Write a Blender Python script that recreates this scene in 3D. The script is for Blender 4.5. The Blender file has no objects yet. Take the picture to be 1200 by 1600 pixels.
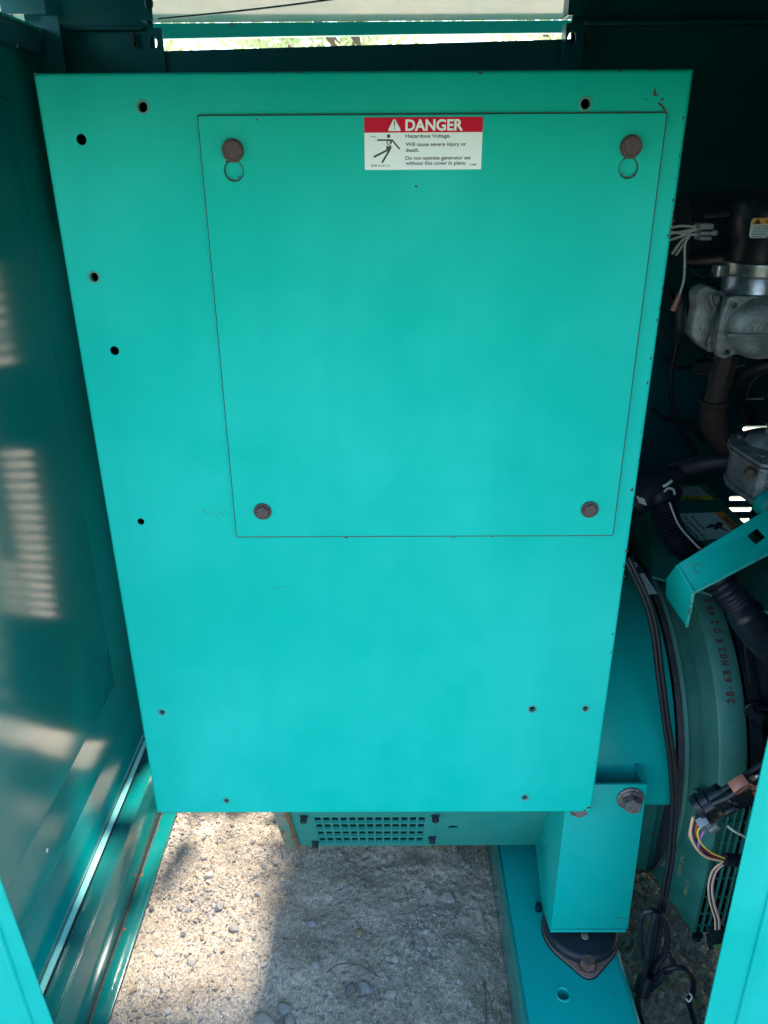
import bpy, bmesh, math, random
from mathutils import Vector, Matrix, noise
from mathutils.geometry import intersect_line_plane
R = math.radians
random.seed(7)
sc = bpy.context.scene
COL = sc.collection

# ---------------------------------------------------------------- camera
F = 1200.0
CAM = Vector((0.0208, -0.8112, 0.476 + 0.8238))
PIT, YAW, ROL = 0.4195, -0.0048, -0.0061
fwd = Vector((math.sin(YAW)*math.cos(PIT), math.cos(YAW)*math.cos(PIT), -math.sin(PIT)))
r0 = Vector((math.cos(YAW), -math.sin(YAW), 0)); u0 = r0.cross(fwd)
RT = math.cos(ROL)*r0 + math.sin(ROL)*u0
UP = RT.cross(fwd)
cd = bpy.data.cameras.new("camera"); cam = bpy.data.objects.new("camera", cd); COL.objects.link(cam)
cam.matrix_world = Matrix((( RT.x, UP.x, -fwd.x, CAM.x), (RT.y, UP.y, -fwd.y, CAM.y), (RT.z, UP.z, -fwd.z, CAM.z), (0,0,0,1)))
cd.sensor_fit = 'VERTICAL'; cd.sensor_height = 32.0; cd.lens = 32.0*F/1600.0
cd.clip_start = 0.02; cd.clip_end = 400
sc.camera = cam
# ---------------------------------------------------------------- world, sun, exposure
SUN_EL, SUN_AZ = R(64), R(18)          # sun stands high behind the enclosure
w = bpy.data.worlds.new("World"); sc.world = w; w.use_nodes = True
nt = w.node_tree; bg = nt.nodes["Background"]
sky = nt.nodes.new("ShaderNodeTexSky"); sky.sky_type = 'NISHITA'; sky.sun_disc = False
sky.sun_elevation = SUN_EL; sky.sun_rotation = SUN_AZ; sky.dust_density = 0.8
nt.links.new(sky.outputs[0], bg.inputs[0]); bg.inputs[1].default_value = 0.15
sl = bpy.data.lights.new("sun", 'SUN'); sl.energy = 5.0; sl.angle = R(4.5); sl.color = (1.0, .94, .86)
so = bpy.data.objects.new("sun", sl); COL.objects.link(so)
sdir = Vector((math.sin(SUN_AZ)*math.cos(SUN_EL), math.cos(SUN_AZ)*math.cos(SUN_EL), math.sin(SUN_EL)))
so.rotation_euler = sdir.to_track_quat('Z', 'Y').to_euler(); so.location = sdir*10
sc.view_settings.view_transform = 'Standard'; sc.view_settings.look = 'None'
sc.view_settings.exposure = 2.4; sc.view_settings.gamma = 1.0

# ---------------------------------------------------------------- helpers
def ray(px, py):
    return (fwd*F + RT*(px-600) - UP*(py-800)).normalized()
def P(px, py, X=None, Y=None, Z=None):
    d = ray(px, py)
    if X is not None: t = (X-CAM.x)/d.x
    elif Y is not None: t = (Y-CAM.y)/d.y
    else: t = (Z-CAM.z)/d.z
    return CAM + d*t
def PN(px, py, p, n):
    d = ray(px, py); return CAM + d*((p-CAM).dot(n)/d.dot(n))
def frame(o, x, y):
    x = x.normalized(); z = x.cross(y).normalized(); y = z.cross(x)
    return Matrix(((x.x,y.x,z.x,o.x),(x.y,y.y,z.y,o.y),(x.z,y.z,z.z,o.z),(0,0,0,1)))
def axis_frame(o, z, hint=Vector((0,0,1))):
    z = z.normalized()
    if abs(z.dot(hint)) > .95: hint = Vector((1,0,0))
    x = hint.cross(z).normalized(); y = z.cross(x)
    return Matrix(((x.x,y.x,z.x,o.x),(x.y,y.y,z.y,o.y),(x.z,y.z,z.z,o.z),(0,0,0,1)))
def spline(pts, n=8):
    pts = [Vector(p) for p in pts]
    if len(pts) < 3: return pts
    out = []
    q = [2*pts[0]-pts[1]] + pts + [2*pts[-1]-pts[-2]]
    for i in range(1, len(q)-2):
        a,b,c,d = q[i-1:i+3]
        for k in range(n):
            t = k/n
            out.append(.5*((2*b)+(c-a)*t+(2*a-5*b+4*c-d)*t*t+(3*b-a-3*c+d)*t**3))
    out.append(pts[-1]); return out
def circ(cx, cy, r, n=24, a0=0, a1=2*math.pi, close=True):
    m = n if close else n+1
    return [(cx+r*math.cos(a0+(a1-a0)*i/n), cy+r*math.sin(a0+(a1-a0)*i/n)) for i in range(m)]
def rrect(x0, y0, x1, y1, r, n=4):
    o = []
    for cx, cy, a in ((x1-r,y1-r,0),(x0+r,y1-r,90),(x0+r,y0+r,180),(x1-r,y0+r,270)):
        for i in range(n+1):
            t = R(a+90*i/n); o.append((cx+r*math.cos(t), cy+r*math.sin(t)))
    return o
class MB:
    def __init__(s): s.v = []; s.f = []
    def add(s, v, f, M=None):
        b = len(s.v)
        s.v += [(M @ Vector(p)) if M is not None else Vector(p) for p in v]
        s.f += [tuple(b+i for i in q) for q in f]; return s
    def box(s, p0, p1, M=None):
        (a,b,c),(d,e,g) = p0, p1
        v = [(a,b,c),(d,b,c),(d,e,c),(a,e,c),(a,b,g),(d,b,g),(d,e,g),(a,e,g)]
        return s.add(v, [(0,3,2,1),(4,5,6,7),(0,1,5,4),(1,2,6,5),(2,3,7,6),(3,0,4,7)], M)
    def sweep(s, pts, r, seg=10, caps=True, flat=1.0):
        pts = [Vector(p) for p in pts]; n = len(pts)
        rr = r if isinstance(r, (list,tuple)) else [r]*n
        T = []
        for i in range(n):
            a = pts[max(i-1,0)]; b = pts[min(i+1,n-1)]; T.append((b-a).normalized())
        N = T[0].orthogonal().normalized(); v = []; f = []
        for i in range(n):
            N = (N - T[i]*N.dot(T[i])).normalized(); B = T[i].cross(N)
            for k in range(seg):
                a = 2*math.pi*k/seg
                v.append(pts[i] + N*(math.cos(a)*rr[i]) + B*(math.sin(a)*rr[i]*flat))
        for i in range(n-1):
            for k in range(seg):
                k2 = (k+1)%seg; f.append((i*seg+k, i*seg+k2, (i+1)*seg+k2, (i+1)*seg+k))
        if caps: f.append(tuple(reversed(range(seg)))); f.append(tuple((n-1)*seg+k for k in range(seg)))
        return s.add(v, f)
    def lathe(s, prof, M, seg=32, a0=0, a1=2*math.pi, caps=True):
        full = abs(a1-a0-2*math.pi) < 1e-6; m = seg if full else seg+1
        v = []; f = []
        for r, h in prof:
            for k in range(m):
                a = a0+(a1-a0)*k/seg; v.append((r*math.cos(a), r*math.sin(a), h))
        for i in range(len(prof)-1):
            for k in range(seg):
                k2 = (k+1)%m; f.append((i*m+k, i*m+k2, (i+1)*m+k2, (i+1)*m+k))
        if full and caps:
            if prof[0][0] > 1e-6: f.append(tuple(reversed(range(m))))
            if prof[-1][0] > 1e-6: f.append(tuple((len(prof)-1)*m+k for k in range(m)))
        return s.add(v, f, M)
    def prism(s, poly, z0, z1, M=None, holes=()):
        cu = bpy.data.curves.new('t', 'CURVE'); cu.dimensions = '2D'; cu.fill_mode = 'BOTH'
        for q in [poly]+list(holes):
            sp = cu.splines.new('POLY'); sp.points.add(len(q)-1)
            for i, p in enumerate(q): sp.points[i].co = (p[0], p[1], 0, 1)
            sp.use_cyclic_u = True
        cu.extrude = abs(z1-z0)/2
        o = bpy.data.objects.new('t', cu); me = bpy.data.meshes.new_from_object(o)
        c = (z0+z1)/2
        s.add([(v.co.x, v.co.y, v.co.z+c) for v in me.vertices], [tuple(p.vertices) for p in me.polygons], M)
        bpy.data.objects.remove(o); bpy.data.curves.remove(cu); bpy.data.meshes.remove(me); return s
    def text(s, t, x, y, h, M, width=None, bold=0.0, z=0.0, thick=0.0, align='LEFT', shear=0):
        cu = bpy.data.curves.new('t', 'FONT'); cu.body = t; cu.size = 1; cu.offset = bold; cu.resolution_u = 4
        cu.shear = shear
        o = bpy.data.objects.new('t', cu); me = bpy.data.meshes.new_from_object(o)
        if len(me.vertices):
            xs = [v.co.x for v in me.vertices]; x0, x1 = min(xs), max(xs)
            k = h/0.70; kx = (width/(x1-x0)) if width else k
            off = 0 if align == 'LEFT' else -(x1-x0)*kx*(0.5 if align == 'CENTER' else 1)
            s.add([((v.co.x-x0)*kx+x+off, v.co.y*k+y, z) for v in me.vertices], [tuple(p.vertices) for p in me.polygons], M)
        bpy.data.objects.remove(o); bpy.data.curves.remove(cu); bpy.data.meshes.remove(me); return s
    def build(s, name, mat, parent=None, bevel=0, seg=2, smooth=35, weld=True):
        me = bpy.data.meshes.new(name); me.from_pydata(s.v, [], s.f)
        bm = bmesh.new(); bm.from_mesh(me)
        if weld: bmesh.ops.remove_doubles(bm, verts=bm.verts, dist=1e-6)
        if bevel:
            bmesh.ops.dissolve_limit(bm, angle_limit=R(1), verts=bm.verts, edges=bm.edges)
            es = [e for e in bm.edges if len(e.link_faces) == 2 and e.calc_face_angle(0) > R(30)]
            bmesh.ops.bevel(bm, geom=es, offset=bevel, segments=seg, profile=.5, affect='EDGES', clamp_overlap=True)
        bmesh.ops.recalc_face_normals(bm, faces=bm.faces)
        bm.to_mesh(me); bm.free()
        if smooth:
            me.shade_smooth(); me.set_sharp_from_angle(angle=R(smooth))
        me.materials.append(mat)
        o = bpy.data.objects.new(name, me); COL.objects.link(o)
        if parent is not None:
            o.parent = parent
            o.matrix_parent_inverse = Matrix.Translation(-parent.location) if parent.type == 'EMPTY' else Matrix.Identity(4)
        return o
def empty(name, loc, label, cat, group=None):
    o = bpy.data.objects.new(name, None); COL.objects.link(o); o.location = loc; o.empty_display_size = .05
    return tag(o, label, cat, group)
def tag(o, label=None, cat=None, group=None, kind=None):
    if label: o['label'] = label
    if cat: o['category'] = cat
    if group: o['group'] = group
    if kind: o['kind'] = kind
    return o
def share(o, loc, rot=None, parent=None, mat=None):
    c = o.copy(); COL.objects.link(c); return c

# ---------------------------------------------------------------- materials
def mat(name, base, rough=.5, metal=0.0, var=None, vs=6.0, vamt=.5, bump=0.0, bs=60.0, coat=0.0, rvar=0.0, spots=None, sscale=80.0, sthr=.72, spec=.5, trans=0.0, bdist=.001, streak=None):
    m = bpy.data.materials.new(name); m.use_nodes = True; t = m.node_tree; N = t.nodes; L = t.links
    b = N["Principled BSDF"]
    tc = N.new("ShaderNodeTexCoord")
    col = N.new("ShaderNodeRGB"); col.outputs[0].default_value = (*base, 1); cur = col.outputs[0]
    def nz(scale, det=6, rough_=.6, vec=None):
        n = N.new("ShaderNodeTexNoise"); n.inputs["Scale"].default_value = scale; n.inputs["Detail"].default_value = det
        n.inputs["Roughness"].default_value = rough_; L.new(vec or tc.outputs["Object"], n.inputs["Vector"]); return n
    def mixc(a, bcol, fac):
        x = N.new("ShaderNodeMix"); x.data_type = 'RGBA'; L.new(fac, x.inputs[0]); L.new(a, x.inputs[6])
        if isinstance(bcol, tuple): x.inputs[7].default_value = (*bcol, 1)
        else: L.new(bcol, x.inputs[7])
        return x.outputs[2]
    def ramp(inp, a, b_, hi=1.0):
        r = N.new("ShaderNodeMapRange"); r.inputs[1].default_value = a; r.inputs[2].default_value = b_; r.inputs[4].default_value = hi
        L.new(inp, r.inputs[0]); return r.outputs[0]
    if var:
        n = nz(vs); cur = mixc(cur, var, ramp(n.outputs[0], .42, .68, vamt))
    if streak:
        mp = N.new("ShaderNodeMapping"); mp.inputs["Scale"].default_value = (9, 9, .8); L.new(tc.outputs["Object"], mp.inputs[0])
        n = nz(2.2, 3, .5, mp.outputs[0]); cur = mixc(cur, streak, ramp(n.outputs[0], .45, .75, .28))
    if spots:
        n = nz(sscale, 3, .55); n2 = nz(sscale*.13, 2, .5)
        mul = N.new("ShaderNodeMath"); mul.operation = 'MULTIPLY'; mul.use_clamp = True
        L.new(ramp(n.outputs[0], sthr, sthr+.02), mul.inputs[0]); L.new(ramp(n2.outputs[0], .48, .6), mul.inputs[1])
        cur = mixc(cur, spots, mul.outputs[0])
    L.new(cur, b.inputs["Base Color"])
    if rvar:
        n = nz(vs*1.7, 5, .6); r = N.new("ShaderNodeMapRange"); r.inputs[1].default_value = .3; r.inputs[2].default_value = .7
        r.inputs[3].default_value = rough-rvar; r.inputs[4].default_value = rough+rvar; L.new(n.outputs[0], r.inputs[0]); L.new(r.outputs[0], b.inputs["Roughness"])
    else: b.inputs["Roughness"].default_value = rough
    b.inputs["Metallic"].default_value = metal; b.inputs["Specular IOR Level"].default_value = spec
    b.inputs["Coat Weight"].default_value = coat; b.inputs["Coat Roughness"].default_value = .15
    if trans: b.inputs["Transmission Weight"].default_value = trans
    if bump:
        n = nz(bs, 5, .6); bp = N.new("ShaderNodeBump"); bp.inputs["Strength"].default_value = bump; bp.inputs["Distance"].default_value = bdist
        L.new(n.outputs[0], bp.inputs["Height"]); L.new(bp.outputs[0], b.inputs["Normal"])
    return m
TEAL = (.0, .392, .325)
M_panel = mat("panel_paint", TEAL, .42, var=(.018,.47,.41), spec=.09, vs=3.4, vamt=.8, rvar=.05, bump=.12, bs=420, streak=(.0,.33,.30), spots=(.12,.10,.06), sscale=150, sthr=.755)  # mottle mixes chalky wear with painted reflections; streaks imitate a soft sheen
M_paint = mat("teal_paint", (.0,.33,.295), .34, spec=.25, var=(.008,.33,.30), vs=9, vamt=.5, rvar=.08, bump=.15, bs=300, spots=(.12,.08,.05), sscale=170, sthr=.67)
M_gloss = mat("wall_paint_shaded", (.0,.225,.215), .16, var=(.0,.20,.20), vs=4, spec=.24, rvar=.02, bump=.03, bs=400)  # teal darkened to carry the shade inside the enclosure
M_inner = mat("inner_paint_shaded", (.001,.085,.11), .34, spec=.3, var=(.002,.07,.09), vs=5, rvar=.06, bump=.1, bs=200)  # same teal taken near navy, so the interior's shade sits in its colour
M_sill = mat("sill_paint_shaded", (.002,.16,.145), .16, var=(.03,.17,.155), vs=7, rvar=.05, bump=.05, bs=200, spots=(.20,.07,.02), sscale=60, sthr=.70)  # teal darkened as if the rail lay out of the sun; spots are rust
M_old = mat("oxidised_green_paint", (.05,.235,.195), .55, var=(.11,.31,.26), vs=18, vamt=.6, rvar=.1, bump=.4, bs=160, spots=(.14,.06,.03), sscale=110, sthr=.68)
M_alt = mat("dusty_teal_paint", (.012,.25,.215), .45, var=(.04,.28,.24), vs=16, rvar=.08, bump=.3, bs=200, spots=(.12,.07,.04), sscale=130, sthr=.7)
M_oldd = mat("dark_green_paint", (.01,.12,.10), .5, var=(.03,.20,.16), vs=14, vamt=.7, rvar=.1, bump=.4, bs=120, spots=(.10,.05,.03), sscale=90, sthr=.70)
M_black = mat("black_paint", (.008,.013,.020), .42, spec=.35, var=(.022,.03,.04), vs=30, vamt=.5, rvar=.1, bump=.3, bs=150)
M_rubber = mat("black_rubber", (.007,.011,.019), .5, spec=.35, var=(.018,.024,.034), vs=40, vamt=.4, rvar=.1, bump=.3, bs=200)
M_cable = mat("cable_jacket", (.008,.011,.017), .40, spec=.4, var=(.022,.026,.034), vs=60, vamt=.3, rvar=.1)
M_rust = mat("rusty_steel", (.10,.055,.04), .75, .3, var=(.16,.13,.12), vs=90, vamt=.8, bump=.7, bs=300)
M_bolt = mat("weathered_bolt_steel", (.20,.19,.19), .5, .6, var=(.09,.05,.04), vs=120, vamt=.9, bump=.5, bs=300)
M_boltd = mat("dark_bolt_steel", (.055,.046,.052), .6, .3, var=(.11,.065,.06), vs=220, vamt=.8, bump=.7, bs=500)
M_alu = mat("cast_aluminium", (.21,.23,.24), .5, .5, var=(.48,.51,.52), vs=38, vamt=.8, rvar=.12, bump=.8, bs=220, bdist=.002, spots=(.10,.08,.06), sscale=120, sthr=.66)
M_alu2 = mat("machined_aluminium", (.42,.45,.48), .33, .85, var=(.15,.17,.19), vs=60, vamt=.7, bump=.2, bs=200)
M_pipe = mat("black_iron_pipe", (.028,.02,.02), .7, .1, var=(.06,.032,.028), vs=50, vamt=.8, bump=.6, bs=200)
M_hole = mat("hole_shade_black", (.004,.005,.006), .9)  # shade put into the colour: black for the depth behind vent and grille
M_white = mat("label_white", (.68,.77,.80), .35, var=(.62,.71,.74), vs=20)
M_red = mat("label_red", (.50,.004,.03), .45, var=(.46,.006,.035), vs=30, spec=.15)
M_ink = mat("label_ink", (.02,.025,.04), .4)
M_orange = mat("label_orange", (.85,.27,.05), .4)
M_amber = mat("label_amber", (.85,.42,.08), .4)
M_yellow = mat("label_yellow", (.75,.60,.05), .4)
M_redink = mat("red_marker", (.12,.025,.025), .6)
M_gasket = mat("gasket_dark", (.03,.035,.045), .5, var=(.09,.09,.10), vs=45, vamt=.6, bump=.6, bs=150)
M_brown = mat("brown_plastic", (.30,.10,.07), .35, var=(.34,.13,.09), vs=30, bump=.1)
M_greyp = mat("grey_plastic", (.20,.23,.26), .45)
M_plast = mat("black_plastic", (.007,.012,.019), .36, spec=.35, var=(.016,.022,.032), vs=40, vamt=.4)
M_seal = mat("green_seal_rubber", (.10,.26,.06), .5)
M_chip = mat("bare_dark_steel", (.035,.02,.016), .7, var=(.13,.05,.03), vs=300, vamt=.6)
M_zinc = mat("zinc_plated", (.42,.38,.26), .45, .7, var=(.12,.10,.06), vs=400, bump=.6, bs=600)
def wire(n, c): return mat(n, c, .38)
W_white = wire("white_wire", (.72,.74,.72)); W_org = wire("orange_wire", (.75,.10,.03)); W_tan = wire("tan_wire", (.72,.42,.26))
W_vio = wire("violet_wire", (.45,.18,.48)); W_yel = wire("yellow_wire", (.72,.62,.08)); W_red = wire("dark_red_wire", (.40,.02,.06))
W_blu = wire("blue_wire", (.04,.17,.34)); W_dk = wire("navy_wire", (.02,.025,.06)); W_pink = wire("pink_wire", (.60,.22,.22)); W_grey = wire("pale_grey_wire", (.42,.44,.42))

# ---------------------------------------------------------------- ground
def ground():
    def axis(lo, hi, step):
        a = []; x = lo
        while x <= hi: a.append(x); x += step
        k = step; x = a[-1]; up = []
        while x < 120: k *= 1.22; x += k; up.append(x)
        k = step; x = lo; dn = []
        while x > -120: k *= 1.22; x -= k; dn.append(x)
        return dn[::-1]+a+up
    xs = axis(-.50, .66, .0036); ys = axis(-.10, .66, .0036)
    def h(x, y):
        if abs(x) > 3 or abs(y) > 3: return 0.012*noise.noise(Vector((x*.4, y*.4, 0)))
        p = Vector((x, y, 0))
        v = .016*noise.noise(p*4.2) + .012*noise.noise(p*11+Vector((3,1,0))) - .008*abs(noise.noise(p*19+Vector((1,6,0))))
        k = .5+.5*noise.noise(p*4+Vector((8,2,0)))
        v += .006*k*abs(noise.noise(p*52)) + .0035*noise.noise(p*115)*(.3+k)
        return v-.004
    v = [(x, y, h(x, y)) for y in ys for x in xs]; n = len(xs)
    f = [(j*n+i, j*n+i+1, (j+1)*n+i+1, (j+1)*n+i) for j in range(len(ys)-1) for i in range(n-1)]
    me = bpy.data.meshes.new('ground'); me.from_pydata(v, [], f); me.shade_smooth()
    m = bpy.data.materials.new('sandy_ground'); m.use_nodes = True; t = m.node_tree; N = t.nodes; L = t.links; b = N["Principled BSDF"]
    tc = N.new("ShaderNodeTexCoord")
    def nz(s, d=8, r=.65):
        q = N.new("ShaderNodeTexNoise"); q.inputs["Scale"].default_value = s; q.inputs["Detail"].default_value = d; q.inputs["Roughness"].default_value = r
        L.new(tc.outputs["Object"], q.inputs["Vector"]); return q
    cr = N.new("ShaderNodeValToRGB"); e = cr.color_ramp.elements
    e[0].position = .30; e[0].color = (.36,.29,.22,1); e[1].position = .72; e[1].color = (.68,.57,.45,1)
    x = e.new(.5); x.color = (.54,.445,.345,1)
    L.new(nz(9).outputs[0], cr.inputs[0])
    vo = N.new("ShaderNodeTexVoronoi"); vo.inputs["Scale"].default_value = 330; L.new(tc.outputs["Object"], vo.inputs["Vector"])
    cr2 = N.new("ShaderNodeValToRGB"); e = cr2.color_ramp.elements; e[0].color = (.55,.52,.5,1); e[1].color = (1.25,1.24,1.22,1); e[0].position = .15; e[1].position = .85
    L.new(vo.outputs["Color"], cr2.inputs[0])
    mx = N.new("ShaderNodeMix"); mx.data_type = 'RGBA'; mx.blend_type = 'MULTIPLY'; mx.inputs[0].default_value = .75
    L.new(cr.outputs[0], mx.inputs[6]); L.new(cr2.outputs[0], mx.inputs[7])
    ln = N.new("ShaderNodeVectorMath"); ln.operation = 'LENGTH'; L.new(tc.outputs["Object"], ln.inputs[0])
    ad0 = N.new("ShaderNodeMath"); ad0.operation = 'MULTIPLY_ADD'; ad0.inputs[1].default_value = 1.6; L.new(nz(.9, 4).outputs[0], ad0.inputs[0]); sx_ = N.new("ShaderNodeSeparateXYZ"); L.new(tc.outputs["Object"], sx_.inputs[0]); ng = N.new("ShaderNodeMath"); ng.operation = 'MULTIPLY'; ng.inputs[1].default_value = -1; L.new(sx_.outputs["Y"], ng.inputs[0]); L.new(ng.outputs[0], ad0.inputs[2])
    mr = N.new("ShaderNodeMapRange"); mr.inputs[1].default_value = 1.4; mr.inputs[2].default_value = 2.8; L.new(ad0.outputs[0], mr.inputs[0])
    mg = N.new("ShaderNodeMix"); mg.data_type = 'RGBA'; L.new(mr.outputs[0], mg.inputs[0]); L.new(mx.outputs[2], mg.inputs[6]); mg.inputs[7].default_value = (.05,.062,.03,1)  # unseen ground in front is darkened to cut bounce light on the cabinet
    L.new(mg.outputs[2], b.inputs["Base Color"])
    b.inputs["Roughness"].default_value = .95; b.inputs["Specular IOR Level"].default_value = .2
    bp = N.new("ShaderNodeBump"); bp.inputs["Distance"].default_value = .002; bp.inputs["Strength"].default_value = .6
    ad = N.new("ShaderNodeMath"); L.new(nz(300, 4).outputs[0], ad.inputs[0]); L.new(vo.outputs["Distance"], ad.inputs[1])
    L.new(ad.outputs[0], bp.inputs["Height"]); L.new(bp.outputs[0], b.inputs["Normal"])
    me.materials.append(m); o = bpy.data.objects.new('ground', me); COL.objects.link(o); tag(o, kind='structure')
    return h
gh = ground()
def rock_mats():
    out = []
    for i, (a, b_) in enumerate((((.38,.33,.28),(.52,.46,.39)), ((.31,.285,.26),(.42,.385,.35)), ((.56,.51,.44),(.42,.36,.30)), ((.34,.23,.13),(.44,.32,.2)), ((.20,.185,.17),(.28,.255,.23)))):
        out.append(mat("rock_%s" % ("pale beige,blue grey,chalk white,ochre,dark slate".split(',')[i].replace(' ','_')), a, .9, var=b_, vs=90, vamt=.9, bump=.8, bs=350, spec=.2))
    return out
RM = rock_mats()
def rock_shape(sub, seed, sx, sy, sz, rough=.28):
    bm = bmesh.new(); bmesh.ops.create_icosphere(bm, subdivisions=sub, radius=1)
    off = Vector((seed*3.1, seed*1.7, seed*.9))
    for v in bm.verts:
        c = v.co.copy(); k = 1+rough*noise.noise(c*1.1+off)*1.6+.12*noise.noise(c*3+off)
        c = c*k
        for ax in range(5):                      # flatten a few facets so it reads as crushed stone
            n_ = Vector((math.sin(seed+ax*2.1), math.cos(seed*1.3+ax*1.7), math.sin(seed*.7+ax*3.3))).normalized()
            d = c.dot(n_)
            if d > .72: c -= n_*(d-.72)*.85
        v.co = Vector((c.x*sx, c.y*sy, c.z*sz))
    vs = [v.co.copy() for v in bm.verts]; fs = [tuple(q.index for q in f.verts) for f in bm.faces]; bm.free()
    return vs, fs
def gravel():
    shapes = [rock_shape(1, i*1.37+.5, 1, random.uniform(.6,.95), random.uniform(.45,.7), .3) for i in range(14)]
    vs = []; fs = []; mi = []
    def put(x, y, s):
        sh = random.choice(shapes); b = len(vs); a = random.uniform(0, 6.28)
        M = Matrix.Translation((x, y, gh(x, y)+s*.22)) @ Matrix.Rotation(a, 4, 'Z') @ Matrix.Rotation(random.uniform(-.5,.5), 4, 'X') @ Matrix.Scale(s, 4)
        vs.extend([M @ v for v in sh[0]]); fs.extend([tuple(b+i for i in f) for f in sh[1]])
        m = random.choices(range(5), (.4,.25,.1,.1,.15))[0]; mi.extend([m]*len(sh[1]))
    for i in range(46000):
        x = random.uniform(-.45, .60); y = random.uniform(-.05, .60 if x < .25 else .45)
        c = noise.noise(Vector((x*6, y*6, 4)))+.35*noise.noise(Vector((x*16, y*16, 2)))
        right = x > .30
        if not right and random.random() > .38+1.6*max(0, c): continue
        s = min(.0075, .00115*math.exp(random.gauss(0, .62))+.0006)*(1+.35*max(0, c))
        if right: s = min(s*1.7, .011)
        put(x, y, s)
    me = bpy.data.meshes.new('gravel'); me.from_pydata(vs, [], fs)
    for m in RM: me.materials.append(m)
    me.polygons.foreach_set('material_index', mi)
    me.shade_smooth(); me.set_sharp_from_angle(angle=R(40))
    o = bpy.data.objects.new('gravel', me); COL.objects.link(o)
    tag(o, 'fine loose gravel and grit scattered over the sandy ground', 'gravel', kind='stuff')
gravel()
STONES = [ # px, py, px radius, material, label
 (699,1401,14,0,'pale egg-shaped stone lying alone on the sand left of the green skid beam'),
 (443,1568,13,1,'grey rounded stone at the top of the cluster at the bottom edge'),
 (412,1590,16,0,'large grey stone at the left of the cluster at the bottom edge'),
 (434,1596,11,1,'small grey stone in the middle of the cluster at the bottom edge'),
 (452,1585,11,0,'oval stone at the right of the cluster at the bottom edge'),
 (493,1505,9,0,'upright oval pebble above the stone cluster'),
 (488,1437,8,1,'small triangular grey pebble in the gravel left of centre'),
 (548,1536,12,4,'dark slate stone half buried beside the twig'),
 (572,1536,13,1,'round mottled stone just below the curved twig'),
 (610,1549,11,0,'flat pale brown stone right of the mottled stone'),
 (618,1495,9,0,'low buried beige stone in the middle of the sand'),
 (562,1450,7,3,'ochre chip of stone standing in the grey sand'),
 (1020,1353,10,2,'angular pale stone behind the black cable under the generator'),
 (281,1413,7,1,'blue grey pebble in the bright gravel nearest the left rail'),
 (248,1488,8,2,'chalky white pebble in the bright gravel patch'),
 (325,1360,8,2,'cream pebble high in the bright gravel patch'),
 (341,1412,8,1,'grey chip casting a shadow in the middle of the bright gravel'),
 (364,1447,9,1,'flat grey chip at the edge of the bright gravel'),
 (300,1501,9,0,'chunky beige pebble low in the bright gravel patch'),
 (516,1506+36,6,2,'tiny white chip between the two stones by the twig')]
for i, (px, py, rp, mi, lab) in enumerate(STONES):
    p = P(px, py, Z=.004); dist = (p-CAM).dot(fwd); r = rp/F*dist
    v, f = rock_shape(3, i*2.33+1, 1, .8, .6, .25)
    b = MB(); b.add(v, f, Matrix.Rotation(i*1.1, 4, 'Z') @ Matrix.Scale(r, 4))
    o = b.build('stone', RM[mi], smooth=50); o.location = (p.x, p.y, gh(p.x, p.y)+r*.22)
    tag(o, lab, 'stone', 'loose stones lying on the sandy ground')
M_twig = mat("dry_needle", (.16,.10,.07), .8)
for pts, lab in (([(754,1528),(759,1560),(760,1600)], 'long dry pine needle running off the bottom edge beside the skid beam'),
                 ([(755,1532),(764,1556),(770,1580)], 'shorter dry pine needle crossing the long one'),
                 ([(510,1520),(530,1507),(562,1508),(590,1526)], 'curved dry twig on the sand above the mottled stone'),
                 ([(571,1501),(580,1513),(592,1527)], 'short dark twig leaning against the curved twig')):
    b = MB(); q = spline([P(a, c, Z=.012) for a, c in pts], 6); b.sweep(q, .0011, 6)
    tag(b.build('twig', M_twig), lab, 'twig', 'dry twigs and needles on the ground')

# ---------------------------------------------------------------- control cabinet
FY = 0.0
cab = empty('control_cabinet', (0, .12, .476), 'large teal control cabinet with a bolted access cover and danger label, filling the view', 'cabinet')
def front(px, py, y=0.0):
    p = P(px, py, Y=y); return (p.x, p.z)
TL, TR, BR, BL = (-.305,1.383), (.305,1.383), (.305,.476), (-.305,.476)
XZ = Matrix(((1,0,0,0),(0,0,-1,0),(0,1,0,0),(0,0,0,1)))   # local (x,y,z) -> world (x,-z,y): +z points at the camera
def lr(x): return x
holes_plain = [(127,218,.0058),(179,548,.0056),(220,815,.0048)]
holes_ins = [(223,167,.0062),(147,433,.0062),(915,162,.0062),(253,1113,.0052),(354,1251,.0050),(820,1246,.0056),(832,1108,.0060),(915,1107,.0052)]
hl = []
for px, py, r in holes_plain+holes_ins:
    x, z = front(px, py); hl.append(circ(x, z, r*.86, 20))
b = MB(); b.prism([(-.301,.480),(.301,.480),(.301,1.379),(-.301,1.379)], -.002, 0, XZ, hl)
b.build('front_panel', M_panel, cab, smooth=30)
# folded edges: a rolled bend all round the front, running back into the sides
b = MB()
def rolled(pts_dirs):
    pass
ring = []
N_ = 6
prof = [(.004*(math.cos(R(90*i/N_))-1)+0.0, -.004*(1-math.sin(R(90-90*i/N_)))) for i in range(N_+1)]
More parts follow.
